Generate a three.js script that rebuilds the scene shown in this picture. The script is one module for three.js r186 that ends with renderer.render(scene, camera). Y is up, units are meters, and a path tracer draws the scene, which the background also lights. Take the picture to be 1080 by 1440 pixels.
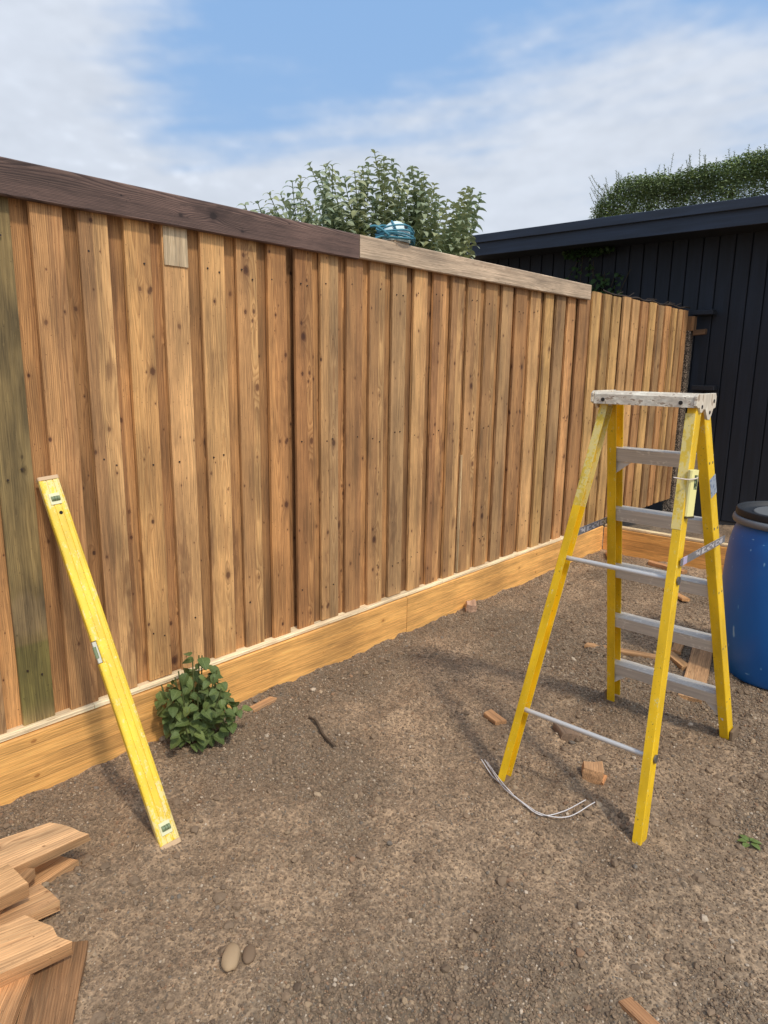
import * as THREE from 'three';
import { mergeGeometries, mergeVertices, toCreasedNormals } from 'three/addons/utils/BufferGeometryUtils.js';
import { RoundedBoxGeometry } from 'three/addons/geometries/RoundedBoxGeometry.js';

// ---------------------------------------------------------------- camera, sky, sun, exposure
const scene = new THREE.Scene();
const camera = new THREE.PerspectiveCamera(73.266, 0.75, 0.05, 900);
{
  const yaw = 0.8432, pitch = 0.2062, roll = 0.0147;
  const fw = new THREE.Vector3(Math.sin(yaw) * Math.cos(pitch), -Math.sin(pitch), -Math.cos(yaw) * Math.cos(pitch));
  const r0 = new THREE.Vector3(Math.cos(yaw), 0, Math.sin(yaw)), u0 = new THREE.Vector3().crossVectors(r0, fw);
  camera.position.set(0, 1.44, 2.334);
  camera.up.copy(u0.multiplyScalar(Math.cos(roll)).addScaledVector(r0, -Math.sin(roll)));
  camera.lookAt(camera.position.clone().add(fw));
}
const renderer = new THREE.WebGLRenderer({ antialias: true });
renderer.setSize(768, 1024);
renderer.toneMapping = THREE.LinearToneMapping;
renderer.toneMappingExposure = 1.07;
renderer.shadowMap.enabled = true;

const SUN = new THREE.Vector3(-0.16, 0.78, 0.605).normalize();
const sun = new THREE.DirectionalLight(new THREE.Color(1.0, 0.91, 0.77), 2.1);
sun.position.copy(SUN).multiplyScalar(20).add(new THREE.Vector3(3, 0, 0));
sun.target.position.set(3, 0, 0);
sun.castShadow = true; sun.shadow.radius = 9; sun.shadow.mapSize.set(4096, 4096);
Object.assign(sun.shadow.camera, { left: -8, right: 12, top: 10, bottom: -8, near: 0.5, far: 60 });
scene.add(sun, sun.target);

// ---------------------------------------------------------------- seeded randomness and noise
function rng(seed) { let s = seed >>> 0; return () => { s = (s + 0x6d2b79f5) | 0; let t = Math.imul(s ^ (s >>> 15), 1 | s); t = (t + Math.imul(t ^ (t >>> 7), 61 | t)) ^ t; return ((t ^ (t >>> 14)) >>> 0) / 4294967296; }; }
const h2 = (x, y, s) => { let h = Math.imul(x, 374761393) + Math.imul(y, 668265263) + Math.imul(s, 1442695041) | 0; h = Math.imul(h ^ (h >>> 13), 1274126177); h ^= h >>> 16; return (h >>> 0) / 4294967296; };
const md = (a, n) => ((a % n) + n) % n;
function vn(x, y, s = 0, px = 0, py = 0) {           // value noise, periodic when px / py are given
  const xi = Math.floor(x), yi = Math.floor(y), fx = x - xi, fy = y - yi;
  const u = fx * fx * (3 - 2 * fx), v = fy * fy * (3 - 2 * fy);
  const x0 = px ? md(xi, px) : xi, x1 = px ? md(xi + 1, px) : xi + 1, y0 = py ? md(yi, py) : yi, y1 = py ? md(yi + 1, py) : yi + 1;
  const a = h2(x0, y0, s), b = h2(x1, y0, s), c = h2(x0, y1, s), d = h2(x1, y1, s);
  return a + (b - a) * u + (c - a + (a - b - c + d) * u) * v;
}
function fbm(x, y, s, o = 4, px = 0, py = 0) { let a = 0.5, r = 0, n = 0; for (let i = 0; i < o; i++) { r += a * vn(x, y, s + i * 17, px, py); n += a; a *= 0.5; x *= 2; y *= 2; px *= 2; py *= 2; } return r / n; }
const ss = (a, b, x) => { const t = Math.min(1, Math.max(0, (x - a) / (b - a))); return t * t * (3 - 2 * t); };
const lerp = (a, b, t) => a + (b - a) * t;
const clamp = (x, a, b) => Math.min(b, Math.max(a, x));
const srgb = (r, g, b) => new THREE.Color().setRGB(r / 255, g / 255, b / 255, THREE.SRGBColorSpace);

// ---------------------------------------------------------------- the sky: pale blue with a broken veil of high cloud
{
  const W = 2048, H = 1024, d = new Float32Array(W * H * 4), D = Math.PI / 180;
  const blob = (az, el, ca, ce, ra, re, rot = 0) => { let x = az - ca; x -= 360 * Math.round(x / 360); const y = el - ce, c = Math.cos(rot), s = Math.sin(rot); const p = (x * c + y * s) / ra, q = (-x * s + y * c) / re; return Math.exp(-(p * p + q * q)); };
  for (let j = 0; j < H; j++) {
    const el = ((j + 0.5) / H - 0.5) * 180, e = Math.max(el, 0);
    for (let i = 0; i < W; i++) {
      const az = ((i + 0.5) / W - 0.5) * 360, o = (j * W + i) * 4;
      let k = Math.exp(-e / 16), t = Math.exp(-e / 5);
      let r = lerp(0.215, 0.42, k), g = lerp(0.40, 0.58, k), b = lerp(0.72, 0.78, k);
      r = lerp(r, 0.60, t * 0.7); g = lerp(g, 0.70, t * 0.7); b = lerp(b, 0.80, t * 0.7);
      if (el > -4) {
        // a plane of cloud overhead gives the perspective of the streaks
        const q = 1 / Math.max(Math.sin(Math.max(el, 2.5) * D), 0.04), cx = Math.cos(az * D) * q, cz = Math.sin(az * D) * q;
        const warp = fbm(cx * 0.9, cz * 0.9, 5, 3) - 0.5;
        const wide = fbm(cx * 0.5 + warp, cz * 0.5 - warp, 11, 4), fine = fbm(az * 0.22 + warp * 2, el * 0.55 + warp, 31, 5), puff = fbm(az * 0.75 + warp * 3, el * 1.9, 71, 5), streak = fbm(az * 0.13 + el * 0.16 + warp * 1.5, el * 1.15 - az * 0.14, 91, 5);
        let c = ss(0.4, 0.75, wide) * 0.6;
        c += 1.1 * blob(az, el, -69, 17.5, 9.0, 8) + 0.6 * blob(az, el, -63, 13.5, 9, 5, -0.3) + 1.0 * blob(az, el, -26, 16.0, 18, 5.2, 0.2) + 0.6 * blob(az, el, -45, 12.5, 12, 3.4);
        c -= 0.6 * blob(az, el, -51, 19.5, 8, 3.4, 0.1) + 0.55 * blob(az, el, -44, 23.8, 14, 3.2) + 0.35 * blob(az, el, -14, 24, 7, 4) + 0.5 * blob(az, el, -68.5, 13.6, 4.5, 0.9, 0.05);
        c += 0.85 * Math.exp(-Math.pow(e / 11, 2));
        c += (streak - 0.5) * 0.8 + (fine - 0.5) * 0.45 + (puff - 0.5) * 0.3;
        c = ss(-0.05, 1.15, c);
        const bright = 1.02 + 0.14 * (puff - 0.5) + 0.14 * (fine - 0.5) + 0.1 * ss(0.62, 0.8, puff) * blob(az, el, -59, 14, 9, 4);
        const a = c * 0.84;
        r = lerp(r, 0.68 * bright, a); g = lerp(g, 0.715 * bright, a); b = lerp(b, 0.775 * bright, a);
      } else { r = 0.14; g = 0.115; b = 0.09; }
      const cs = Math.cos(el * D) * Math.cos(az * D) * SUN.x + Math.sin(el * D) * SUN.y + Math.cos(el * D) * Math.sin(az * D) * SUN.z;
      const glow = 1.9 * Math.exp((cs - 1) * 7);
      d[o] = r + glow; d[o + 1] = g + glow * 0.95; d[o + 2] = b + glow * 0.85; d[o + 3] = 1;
    }
  }
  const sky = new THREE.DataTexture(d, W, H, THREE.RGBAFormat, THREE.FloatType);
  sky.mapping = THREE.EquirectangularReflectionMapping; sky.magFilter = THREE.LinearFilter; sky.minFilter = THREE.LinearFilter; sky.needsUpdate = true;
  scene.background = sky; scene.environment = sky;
}

// ---------------------------------------------------------------- helpers
const used = new Map();
function numbered(name) { const n = used.get(name) ?? 0; used.set(name, n + 1); return n ? name + '_' + String(n).padStart(3, '0') : name; }
function tag(o, label, category, group, kind) { o.userData = { label, category }; if (group) o.userData.group = group; if (kind) { o.userData.kind = kind; } return o; }
function thing(name, label, category, pos = [0, 0, 0], group) {
  const o = new THREE.Group(); o.name = numbered(name); o.position.set(...pos); scene.add(o); return tag(o, label, category, group);
}
function shade(m) { m.castShadow = m.receiveShadow = true; return m; }
// geometry in world coordinates -> a mesh under a thing (whose group is only moved, not turned)
function part(parent, name, geo, mat, label) {
  let top = new THREE.Vector3(); for (let p = parent; p && p !== scene; p = p.parent) top.add(p.position);
  const m = shade(new THREE.Mesh(geo.translate(-top.x, -top.y, -top.z), mat)); m.name = name; if (label) m.userData.label = label; parent.add(m); return m;
}
function single(name, geo, mat, label, category, group) { geo.computeBoundingBox(); const b = geo.boundingBox, c = [(b.min.x + b.max.x) / 2, b.min.y, (b.min.z + b.max.z) / 2]; const m = shade(new THREE.Mesh(geo.translate(-c[0], -c[1], -c[2]), mat)); m.name = numbered(name); m.position.set(...c); scene.add(m); return tag(m, label, category, group); }
const V = (x, y, z) => new THREE.Vector3(x, y, z);
// a closed profile [[a, b], ...] (counter-clockwise) swept from P0 to P1; a runs along A, b along B; uv = (perimeter / su, length / sv)
function sweep(prof, P0, P1, A, B, su = 0.12, sv = 2, u0 = 0, v0 = 0) {
  const n = prof.length, L = P0.distanceTo(P1), pos = [], uv = [], at = (k, P) => P.clone().addScaledVector(A, prof[k][0]).addScaledVector(B, prof[k][1]);
  const put = (p, u, v) => { pos.push(p.x, p.y, p.z); uv.push(u, v); };
  let per = 0;
  const flip = new THREE.Vector3().crossVectors(A, B).dot(P1.clone().sub(P0)) < 0;
  const tri = (a, b, c) => { for (const q of flip ? [a, c, b] : [a, b, c]) put(...q); };
  for (let k = 0; k < n; k++) {
    const m = (k + 1) % n, s = Math.hypot(prof[m][0] - prof[k][0], prof[m][1] - prof[k][1]);
    const a = [at(k, P0), u0 + per / su, v0], b = [at(m, P0), u0 + (per + s) / su, v0], c = [at(m, P1), u0 + (per + s) / su, v0 + L / sv], d = [at(k, P1), u0 + per / su, v0 + L / sv];
    tri(a, b, c); tri(a, c, d); per += s;
  }
  const faces = THREE.ShapeUtils.triangulateShape(prof.map((q) => new THREE.Vector2(...q)), []);
  for (const f of faces) {
    const e = (P, k) => [at(k, P), u0 + prof[k][0] / su, v0 + prof[k][1] / sv];
    tri(e(P0, f[0]), e(P0, f[2]), e(P0, f[1])); tri(e(P1, f[0]), e(P1, f[1]), e(P1, f[2]));
  }
  const g = new THREE.BufferGeometry();
  g.setAttribute('position', new THREE.Float32BufferAttribute(pos, 3)); g.setAttribute('uv', new THREE.Float32BufferAttribute(uv, 2)); g.computeVertexNormals();
  return g;
}
const rect = (a0, a1, b0, b1, c = 0.002) => [[a0 + c, b0], [a1 - c, b0], [a1, b0 + c], [a1, b1 - c], [a1 - c, b1], [a0 + c, b1], [a0, b1 - c], [a0, b0 + c]];
const flat = (g) => { const q = g.index ? g.toNonIndexed() : g; for (const k of Object.keys(q.attributes)) if (!['position', 'normal', 'uv'].includes(k)) q.deleteAttribute(k); return q; };
const merge = (list) => mergeGeometries(list.map(flat));
const tube = (pts, r, seg = 24, rad = 8) => new THREE.TubeGeometry(new THREE.CatmullRomCurve3(pts), seg, r, rad);
function rod(a, b, r, rad = 12) { const g = new THREE.CylinderGeometry(r, r, a.distanceTo(b), rad); g.applyQuaternion(new THREE.Quaternion().setFromUnitVectors(V(0, 1, 0), b.clone().sub(a).normalize())); const m = a.clone().add(b).multiplyScalar(0.5); return g.translate(m.x, m.y, m.z); }
function data(W, H, fn, srgbMap = true) {
  const d = new Uint8Array(W * H * 4);
  for (let j = 0; j < H; j++) for (let i = 0; i < W; i++) { const c = fn((i + 0.5) / W, (j + 0.5) / H), o = (j * W + i) * 4; d[o] = clamp(c[0], 0, 255); d[o + 1] = clamp(c[1], 0, 255); d[o + 2] = clamp(c[2], 0, 255); d[o + 3] = 255; }
  const t = new THREE.DataTexture(d, W, H); t.wrapS = t.wrapT = THREE.RepeatWrapping; t.magFilter = THREE.LinearFilter; t.minFilter = THREE.LinearMipmapLinearFilter; if (srgbMap) t.colorSpace = THREE.SRGBColorSpace; t.needsUpdate = true; return t;
}

// ---------------------------------------------------------------- wood: 0.12 m across by 2 m along, repeating along
function woodTexture(seed, o) {
  const R = rng(seed), W = 0.12, L = 2, pith = lerp(-0.02, 0.14, R()), freq = lerp(170, 260, R()) * (o.freq ?? 1), heart = lerp(0.02, 0.1, R()), hs = R() < 0.5 ? -1 : 1;
  const knots = []; for (let k = 0; k < (o.knots ?? 9); k++) { const q = R(); knots.push([lerp(0.008, 0.112, R()), R() * L, q < 0.6 ? lerp(0.0018, 0.0035, R()) : q < 0.92 ? lerp(0.004, 0.0075, R()) : lerp(0.008, 0.013, R()), R(), lerp(0.5, 1, R())]); }
  const stains = []; for (let k = 0; k < (o.stains ?? 4); k++) stains.push([R() * W, R() * L, lerp(0.008, 0.04, R()), lerp(0.06, 0.3, R()), R()]);
  return data(160, 1536, (u, v) => {
    const x = u * W, y = v * L;
    const dz = 0.012 + 0.04 * vn(3.3, v * 3, seed, 0, 3) + 0.01 * vn(1.3, v * 9, seed + 20, 0, 9);
    const xx = x - pith + (vn(x * 14, v * 6, seed + 1, 0, 6) - 0.5) * 0.014 + (vn(x * 45, v * 40, seed + 2, 0, 40) - 0.5) * 0.0026;
    let d = Math.hypot(xx, dz), dark = 0, core = 0;
    for (const [kx, ky, kr, kd, ka] of knots) {
      let ey = y - ky; if (ey > 1) ey -= 2; if (ey < -1) ey += 2;
      if (Math.abs(ey) > kr * 14) continue;
      const ex = x - kx, e = Math.hypot(ex, ey * 0.72);
      d += kr * 1.3 * Math.exp(-Math.pow(Math.hypot(ex, ey * 0.36) / (kr * 2), 2)) * (kd > 0.5 ? 1 : -1);
      core = Math.max(core, ka * (1 - ss(kr * 0.7, kr * 1.15, e * (1 + 0.4 * (vn(x * 500, y * 500, seed + 8) - 0.5)))));
      dark += ka * 0.34 * Math.exp(-Math.pow(e / (kr * 1.5), 2)) + 0.16 * Math.exp(-Math.pow(ex / (kr * 1.1), 2)) * Math.exp(-Math.abs(ey) / (kr * 3.2)) * (vn(x * 300, v * 90, seed + 9, 0, 90) + 0.3);
    }
    const ring = d * freq, f = ring - Math.floor(ring), late = ss(0.25, 0.86, f) * (1 - ss(0.88, 1, f)), ringTone = h2(Math.floor(ring), 3, seed) - 0.5;
    const fib = vn(x * 1700, v * 70, seed + 3, 0, 70) - 0.5, fib2 = vn(x * 520, v * 20, seed + 4, 0, 20) - 0.5, blotch = fbm(x * 18, v * 9, seed + 5, 4, 0, 9) - 0.5, band = vn(x * 5, v * 12, seed + 6, 0, 12) - 0.5;
    const ht = ss(-0.004, 0.008, hs * (x - heart + (vn(2.2, v * 7, seed + 21, 0, 7) - 0.5) * 0.02)) * (o.heart ?? 0.03);
    for (const [sx, sy, sr, sl, st] of stains) { let ey = y - sy; if (ey > 1) ey -= 2; if (ey < -1) ey += 2; const g = Math.exp(-Math.pow((x - sx + 0.02 * (vn(x * 30, v * 20, seed + 9, 0, 20) - 0.5)) / sr, 2) - Math.pow(ey / sl, 2)); if (g > 0.02) dark += (0.04 + 0.17 * st) * g * ss(0.25, 0.75, fbm(x * 70, v * 36, seed + 10, 3, 0, 36)) * 1.6; }
    const crack = o.crack ? 0.55 * (1 - ss(0.0003, 0.0011, Math.abs(x - 0.055 + (vn(1.5, v * 5, seed + 12, 0, 5) - 0.5) * 0.03))) * ss(0.35, 0.6, vn(7, v * 7, seed + 13, 0, 7)) : 0;
    const fleck = ss(0.955, 0.985, vn(x * 430, v * 420, seed + 31, 0, 420)) * 0.5 + ss(0.93, 0.97, vn(x * 700, v * 48, seed + 32, 0, 48)) * ss(0.45, 0.7, vn(x * 25, v * 12, seed + 33, 0, 12)) * 0.35, tick = ss(0.94, 0.975, vn(x * 360, v * 300, seed + 34, 0, 300)) * 0.55 + ss(0.9, 0.96, vn(x * 620, v * 26, seed + 35, 0, 26)) * 0.38;
    const scr = fleck + ss(0.9, 0.97, vn(x * 260, v * 60, seed + 22, 0, 60)) * ss(0.5, 0.75, vn(x * 22, v * 14, seed + 23, 0, 14)) * 0.3 * (o.tick ?? 1);
    const m = (1 + fib * 0.22 + fib2 * 0.2 + blotch * (o.blotch ?? 0.4) + band * 0.16 + ringTone * 0.12) * (1 - ht), k = late * (o.contrast ?? 0.55), red = 1 - ht * 0.2;
    const dk = Math.min(0.85, dark * (o.dark ?? 1)) + crack + tick * (o.tick ?? 1), kk = 1 + 0.5 * (vn(d * 900, 1, seed + 14) - 0.5);
    let out = [0, 1, 2].map((q) => { let c = lerp(o.early[q], o.late[q], k) * m * (q ? red : 1); c = lerp(c, o.knot[q], Math.min(0.9, dk)); c = lerp(c, o.knot[q] * kk, core * 0.72); return lerp(c, Math.min(255, o.early[q] * 1.18), scr); });
    if (o.extra) out = o.extra(out, x, y, v);
    return out;
  });
}
const PINE = { early: [197, 156, 106], late: [142, 102, 63], knot: [74, 45, 28] };
const WOOD = {
  board: [101, 214, 327, 433, 541, 659].map((s, i) => woodTexture(s, { ...PINE, knots: [12, 7, 16, 10, 20, 9][i], stains: [2, 6, 3, 9, 4, 1][i], contrast: 0.3 + 0.09 * (i % 3), heart: 0.04 + 0.04 * (i % 4) })),
  gravel: woodTexture(777, { early: [222, 167, 95], late: [200, 144, 76], knot: [154, 102, 50], knots: 5, stains: 4, dark: 0.6, contrast: 0.4, blotch: 0.2, tick: 0.5, crack: true, freq: 0.8 }),
  dark: woodTexture(811, { early: [112, 90, 80], late: [70, 53, 49], knot: [34, 25, 24], knots: 6, stains: 4, contrast: 0.85 }),
  pale: woodTexture(857, { early: [190, 168, 142], late: [164, 140, 114], knot: [104, 78, 60], knots: 5, stains: 3, contrast: 0.5, crack: true }),
  green: woodTexture(911, { early: [132, 112, 72], late: [102, 84, 48], knot: [62, 48, 26], knots: 5, stains: 7, contrast: 0.4, blotch: 0.7, extra: (c, x, y) => { const p = ss(0.42, 0.46, y + 0.05 * (vn(x * 40, 2, 77) - 0.5)) * (1 - ss(0.55, 0.6, y)); const q = ss(0.6, 0.62, y) * (1 - ss(0.8, 0.9, y)); return [c[0] * (1 + 0.1 * p - 0.14 * q), c[1] * (1 + 0.1 * p - 0.08 * q), c[2] * (1 + 0.2 * p - 0.22 * q)]; } }),
  split: woodTexture(953, { early: [212, 172, 126], late: [178, 134, 92], knot: [120, 84, 54], knots: 4, stains: 6, contrast: 0.5, blotch: 0.5 }),
};
WOOD.cream = woodTexture(1001, { early: [236, 212, 172], late: [212, 182, 138], knot: [150, 110, 70], knots: 4, stains: 4, contrast: 0.35, blotch: 0.3 });
const woodMats = new Map();
function wood(tex, tint = [1, 1, 1], rough = 0.82, bump = 0.0012) {
  const key = tex.uuid + tint.map((c) => c.toFixed(2)).join() + rough;
  if (!woodMats.has(key)) { const m = new THREE.MeshStandardMaterial({ map: tex, bumpMap: tex, bumpScale: bump, roughness: rough, color: new THREE.Color().setRGB(...tint) }); m.name = 'wood'; woodMats.set(key, m); }
  return woodMats.get(key);
}
const plain = (c, rough = 0.6, metal = 0, more = {}) => new THREE.MeshStandardMaterial({ color: c, roughness: rough, metalness: metal, ...more });

// ---------------------------------------------------------------- the ground: dry dirt with crumbs and small stones
const patch = (x, z) => ss(0.42, 0.62, fbm(x * 1.3 + 4, z * 1.3 - 2, 301, 4));     // 1 = loose gravelly, 0 = trodden smooth
function gh(x, z) {
  const n = Math.max(0, 1 - Math.max(0, Math.hypot(x - 3, z - 1) - 8) / 4);
  if (n <= 0) return 0;
  const p = patch(x, z);
  let y = (fbm(x * 1.7, z * 1.7, 401, 3) - 0.5) * 0.032 + (fbm(x * 7, z * 7, 411, 3) - 0.5) * 0.04 + 0.012 * ss(0.55, 0.8, vn(x * 11 + 3, z * 11, 417)) * ss(0.4, 0.7, vn(x * 2.2, z * 2.2, 419)) + (fbm(x * 24, z * 24, 421, 3) - 0.5) * lerp(0.007, 0.02, p) + (vn(x * 90, z * 90, 431) - 0.5) * lerp(0.002, 0.007, p);
  y += 0.012 * ss(0.12, 0.0, z) * ss(-0.2, 0.02, z);
  return y * n;
}
{
  const line = (list) => { const o = []; for (const [a, b, s] of list) for (let v = a; v < b - 1e-6; v += s) o.push(v); return o; };
  const xs = [...line([[-300, -60, 60], [-60, -10, 10], [-10, -1, 1.5], [-1, 0.2, 0.08], [0.2, 2.6, 0.0085], [2.6, 5.6, 0.018], [5.6, 8, 0.1], [8, 20, 3], [20, 60, 10], [60, 301, 60]])];
  const zs = [...line([[-300, -60, 60], [-60, -10, 10], [-10, -1, 1.5], [-1, 0, 0.1], [0, 2.3, 0.0095], [2.3, 3, 0.1], [3, 10, 1], [10, 60, 10], [60, 301, 60]])];
  const nx = xs.length, nz = zs.length, pos = new Float32Array(nx * nz * 3), uv = new Float32Array(nx * nz * 2), col = new Float32Array(nx * nz * 3), idx = [];
  for (let j = 0; j < nz; j++) for (let i = 0; i < nx; i++) {
    const x = xs[i], z = zs[j], k = j * nx + i, p = patch(x, z), q = fbm(x * 3.1, z * 3.1, 307, 3), w = fbm(x * 0.9 + 9, z * 0.9, 311, 3);
    pos.set([x, gh(x, z), z], k * 3); uv.set([x / 1.6, z / 1.6], k * 2);
    const m = lerp(1.1, 0.82, p) * (0.74 + 0.5 * q), warm = lerp(1.04, 0.97, p) * (0.97 + 0.06 * w);
    col.set([m * warm, m, m * (2 - warm) * 0.99], k * 3);
    if (i < nx - 1 && j < nz - 1) idx.push(k, k + nx, k + 1, k + 1, k + nx, k + nx + 1);
  }
  const g = new THREE.BufferGeometry();
  g.setAttribute('position', new THREE.BufferAttribute(pos, 3)); g.setAttribute('uv', new THREE.BufferAttribute(uv, 2)); g.setAttribute('color', new THREE.BufferAttribute(col, 3)); g.setIndex(idx); g.computeVertexNormals();
  const N = 1024, dirt = data(N, N, (u, v) => {
    const a = fbm(u * 12, v * 12, 501, 4, 12, 12) - 0.5, b = vn(u * 170, v * 170, 511, 170, 170) - 0.5, c = vn(u * 420, v * 420, 521, 420, 420) - 0.5, s = vn(u * 240 + 0.3, v * 240, 531, 240, 240);
    const m = 1 + a * 0.34 + b * 0.34 + c * 0.3, sp = ss(0.84, 0.96, s) * 0.45, dk = ss(0.2, 0.06, s) * 0.35;
    return [134, 114, 92].map((q, n) => lerp(lerp(q * m, [184, 168, 148][n], sp), 44, dk));
  });
  const m = shade(new THREE.Mesh(g, new THREE.MeshStandardMaterial({ map: dirt, bumpMap: dirt, bumpScale: 0.012, roughness: 0.97, vertexColors: true })));
  m.name = 'ground'; m.userData = { kind: 'structure', label: 'bare brown dirt yard strewn with crumbs and small stones' }; scene.add(m);

  // loose stones and crumbs lying on it
  const holder = new THREE.Group(); holder.name = 'gravel'; scene.add(holder);
  holder.userData = { kind: 'stuff', label: 'loose small stones and dirt crumbs scattered over the bare yard', category: 'gravel' };
  const R = rng(77), stoneMat = plain(new THREE.Color(1, 1, 1), 0.95);
  const tones = [[128, 107, 85], [138, 116, 93], [117, 98, 79], [150, 127, 100], [112, 93, 74], [130, 112, 92], [158, 136, 110], [140, 110, 84], [118, 107, 94], [178, 160, 138]].map((c) => srgb(...c));
  const mat = new THREE.Matrix4(), Q = new THREE.Quaternion(), E = new THREE.Euler(), C = new THREE.Color();
  for (let kind = 0; kind < 4; kind++) {
    const base = mergeVertices(new THREE.IcosahedronGeometry(1, 0).deleteAttribute('normal').deleteAttribute('uv'));
    const pa = base.attributes.position; for (let k = 0; k < pa.count; k++) pa.setXYZ(k, pa.getX(k) * lerp(0.65, 1.25, R()), pa.getY(k) * lerp(0.5, 0.95, R()), pa.getZ(k) * lerp(0.65, 1.2, R()));
    const geo = base.toNonIndexed(); geo.computeVertexNormals();
    const list = [];
    const tries = 150000;
    for (let k = 0; k < tries; k++) {
      const z = 0.05 + R() * 2.1, x = 0.25 + R() * 5.1; if (z > 2.3 - 0.05) continue;
      const dist = Math.hypot(x, z - 2.334), p = patch(x, z), edge = Math.exp(-Math.pow((z - 0.07) / 0.05, 2)) * 0.35;
      if (R() > Math.min(1, 2.6 / dist) * clamp(0.22 + 0.6 * p + edge, 0, 1)) continue;
      if (x > 5.2) continue;
      const big = R(), s = lerp(0.0018, 0.0042, Math.pow(R(), 1.4)) + (big > 0.9 ? 0.004 * R() : 0) + (big > 0.994 ? 0.009 * R() : 0);
      list.push([x, gh(x, z) + s * lerp(-0.1, 0.45, R()), z, s]);
    }
    const im = shade(new THREE.InstancedMesh(geo, stoneMat, list.length)); im.name = 'stone'; im.userData = { kind: 'stuff' };
    list.forEach(([x, y, z, s], k) => {
      E.set((R() - 0.5) * 1.2, R() * 6.28, (R() - 0.5) * 1.2); Q.setFromEuler(E);
      mat.compose(V(x, y, z), Q, V(s * lerp(0.8, 1.4, R()), s, s * lerp(0.8, 1.3, R()))); im.setMatrixAt(k, mat);
      const t = R(); C.copy(tones[Math.floor(t * t * t * 9.99)]).multiplyScalar(lerp(0.72, 1.15, R())); im.setColorAt(k, C);
    });
    holder.add(im);
  }
}
const on = (x, z) => gh(x, z);
{
  const R = rng(404), geos = [];
  for (let k = 0; k < 420; k++) {
    const x = 0.5 + R() * 4.2, z = 0.1 + R() * 2.0; if (R() > 0.25 + 0.75 * ss(0.4, 0.7, vn(x * 2.2, z * 2.2, 419)) || Math.hypot(x, z - 2.334) < 1.0) continue;
    const s = lerp(0.006, 0.017, Math.pow(R(), 2)), g = new THREE.IcosahedronGeometry(s, 1), p = g.attributes.position, q = R() * 50; for (let i = 0; i < p.count; i++) { const f = 0.75 + 0.6 * vn(p.getX(i) * 160 + q, p.getZ(i) * 160 + p.getY(i) * 110, 23); p.setXYZ(i, p.getX(i) * f * 1.15, p.getY(i) * f * 0.7, p.getZ(i) * f); }
    g.computeVertexNormals(); geos.push(g.rotateY(R() * 6.28).translate(x, gh(x, z) + s * 0.15, z));
  }
  const m = shade(new THREE.Mesh(mergeGeometries(geos), plain(srgb(124, 104, 83), 0.97))); m.name = 'soil_clod'; m.userData = { kind: 'stuff' }; scene.getObjectByName('gravel').add(m);
}

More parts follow.
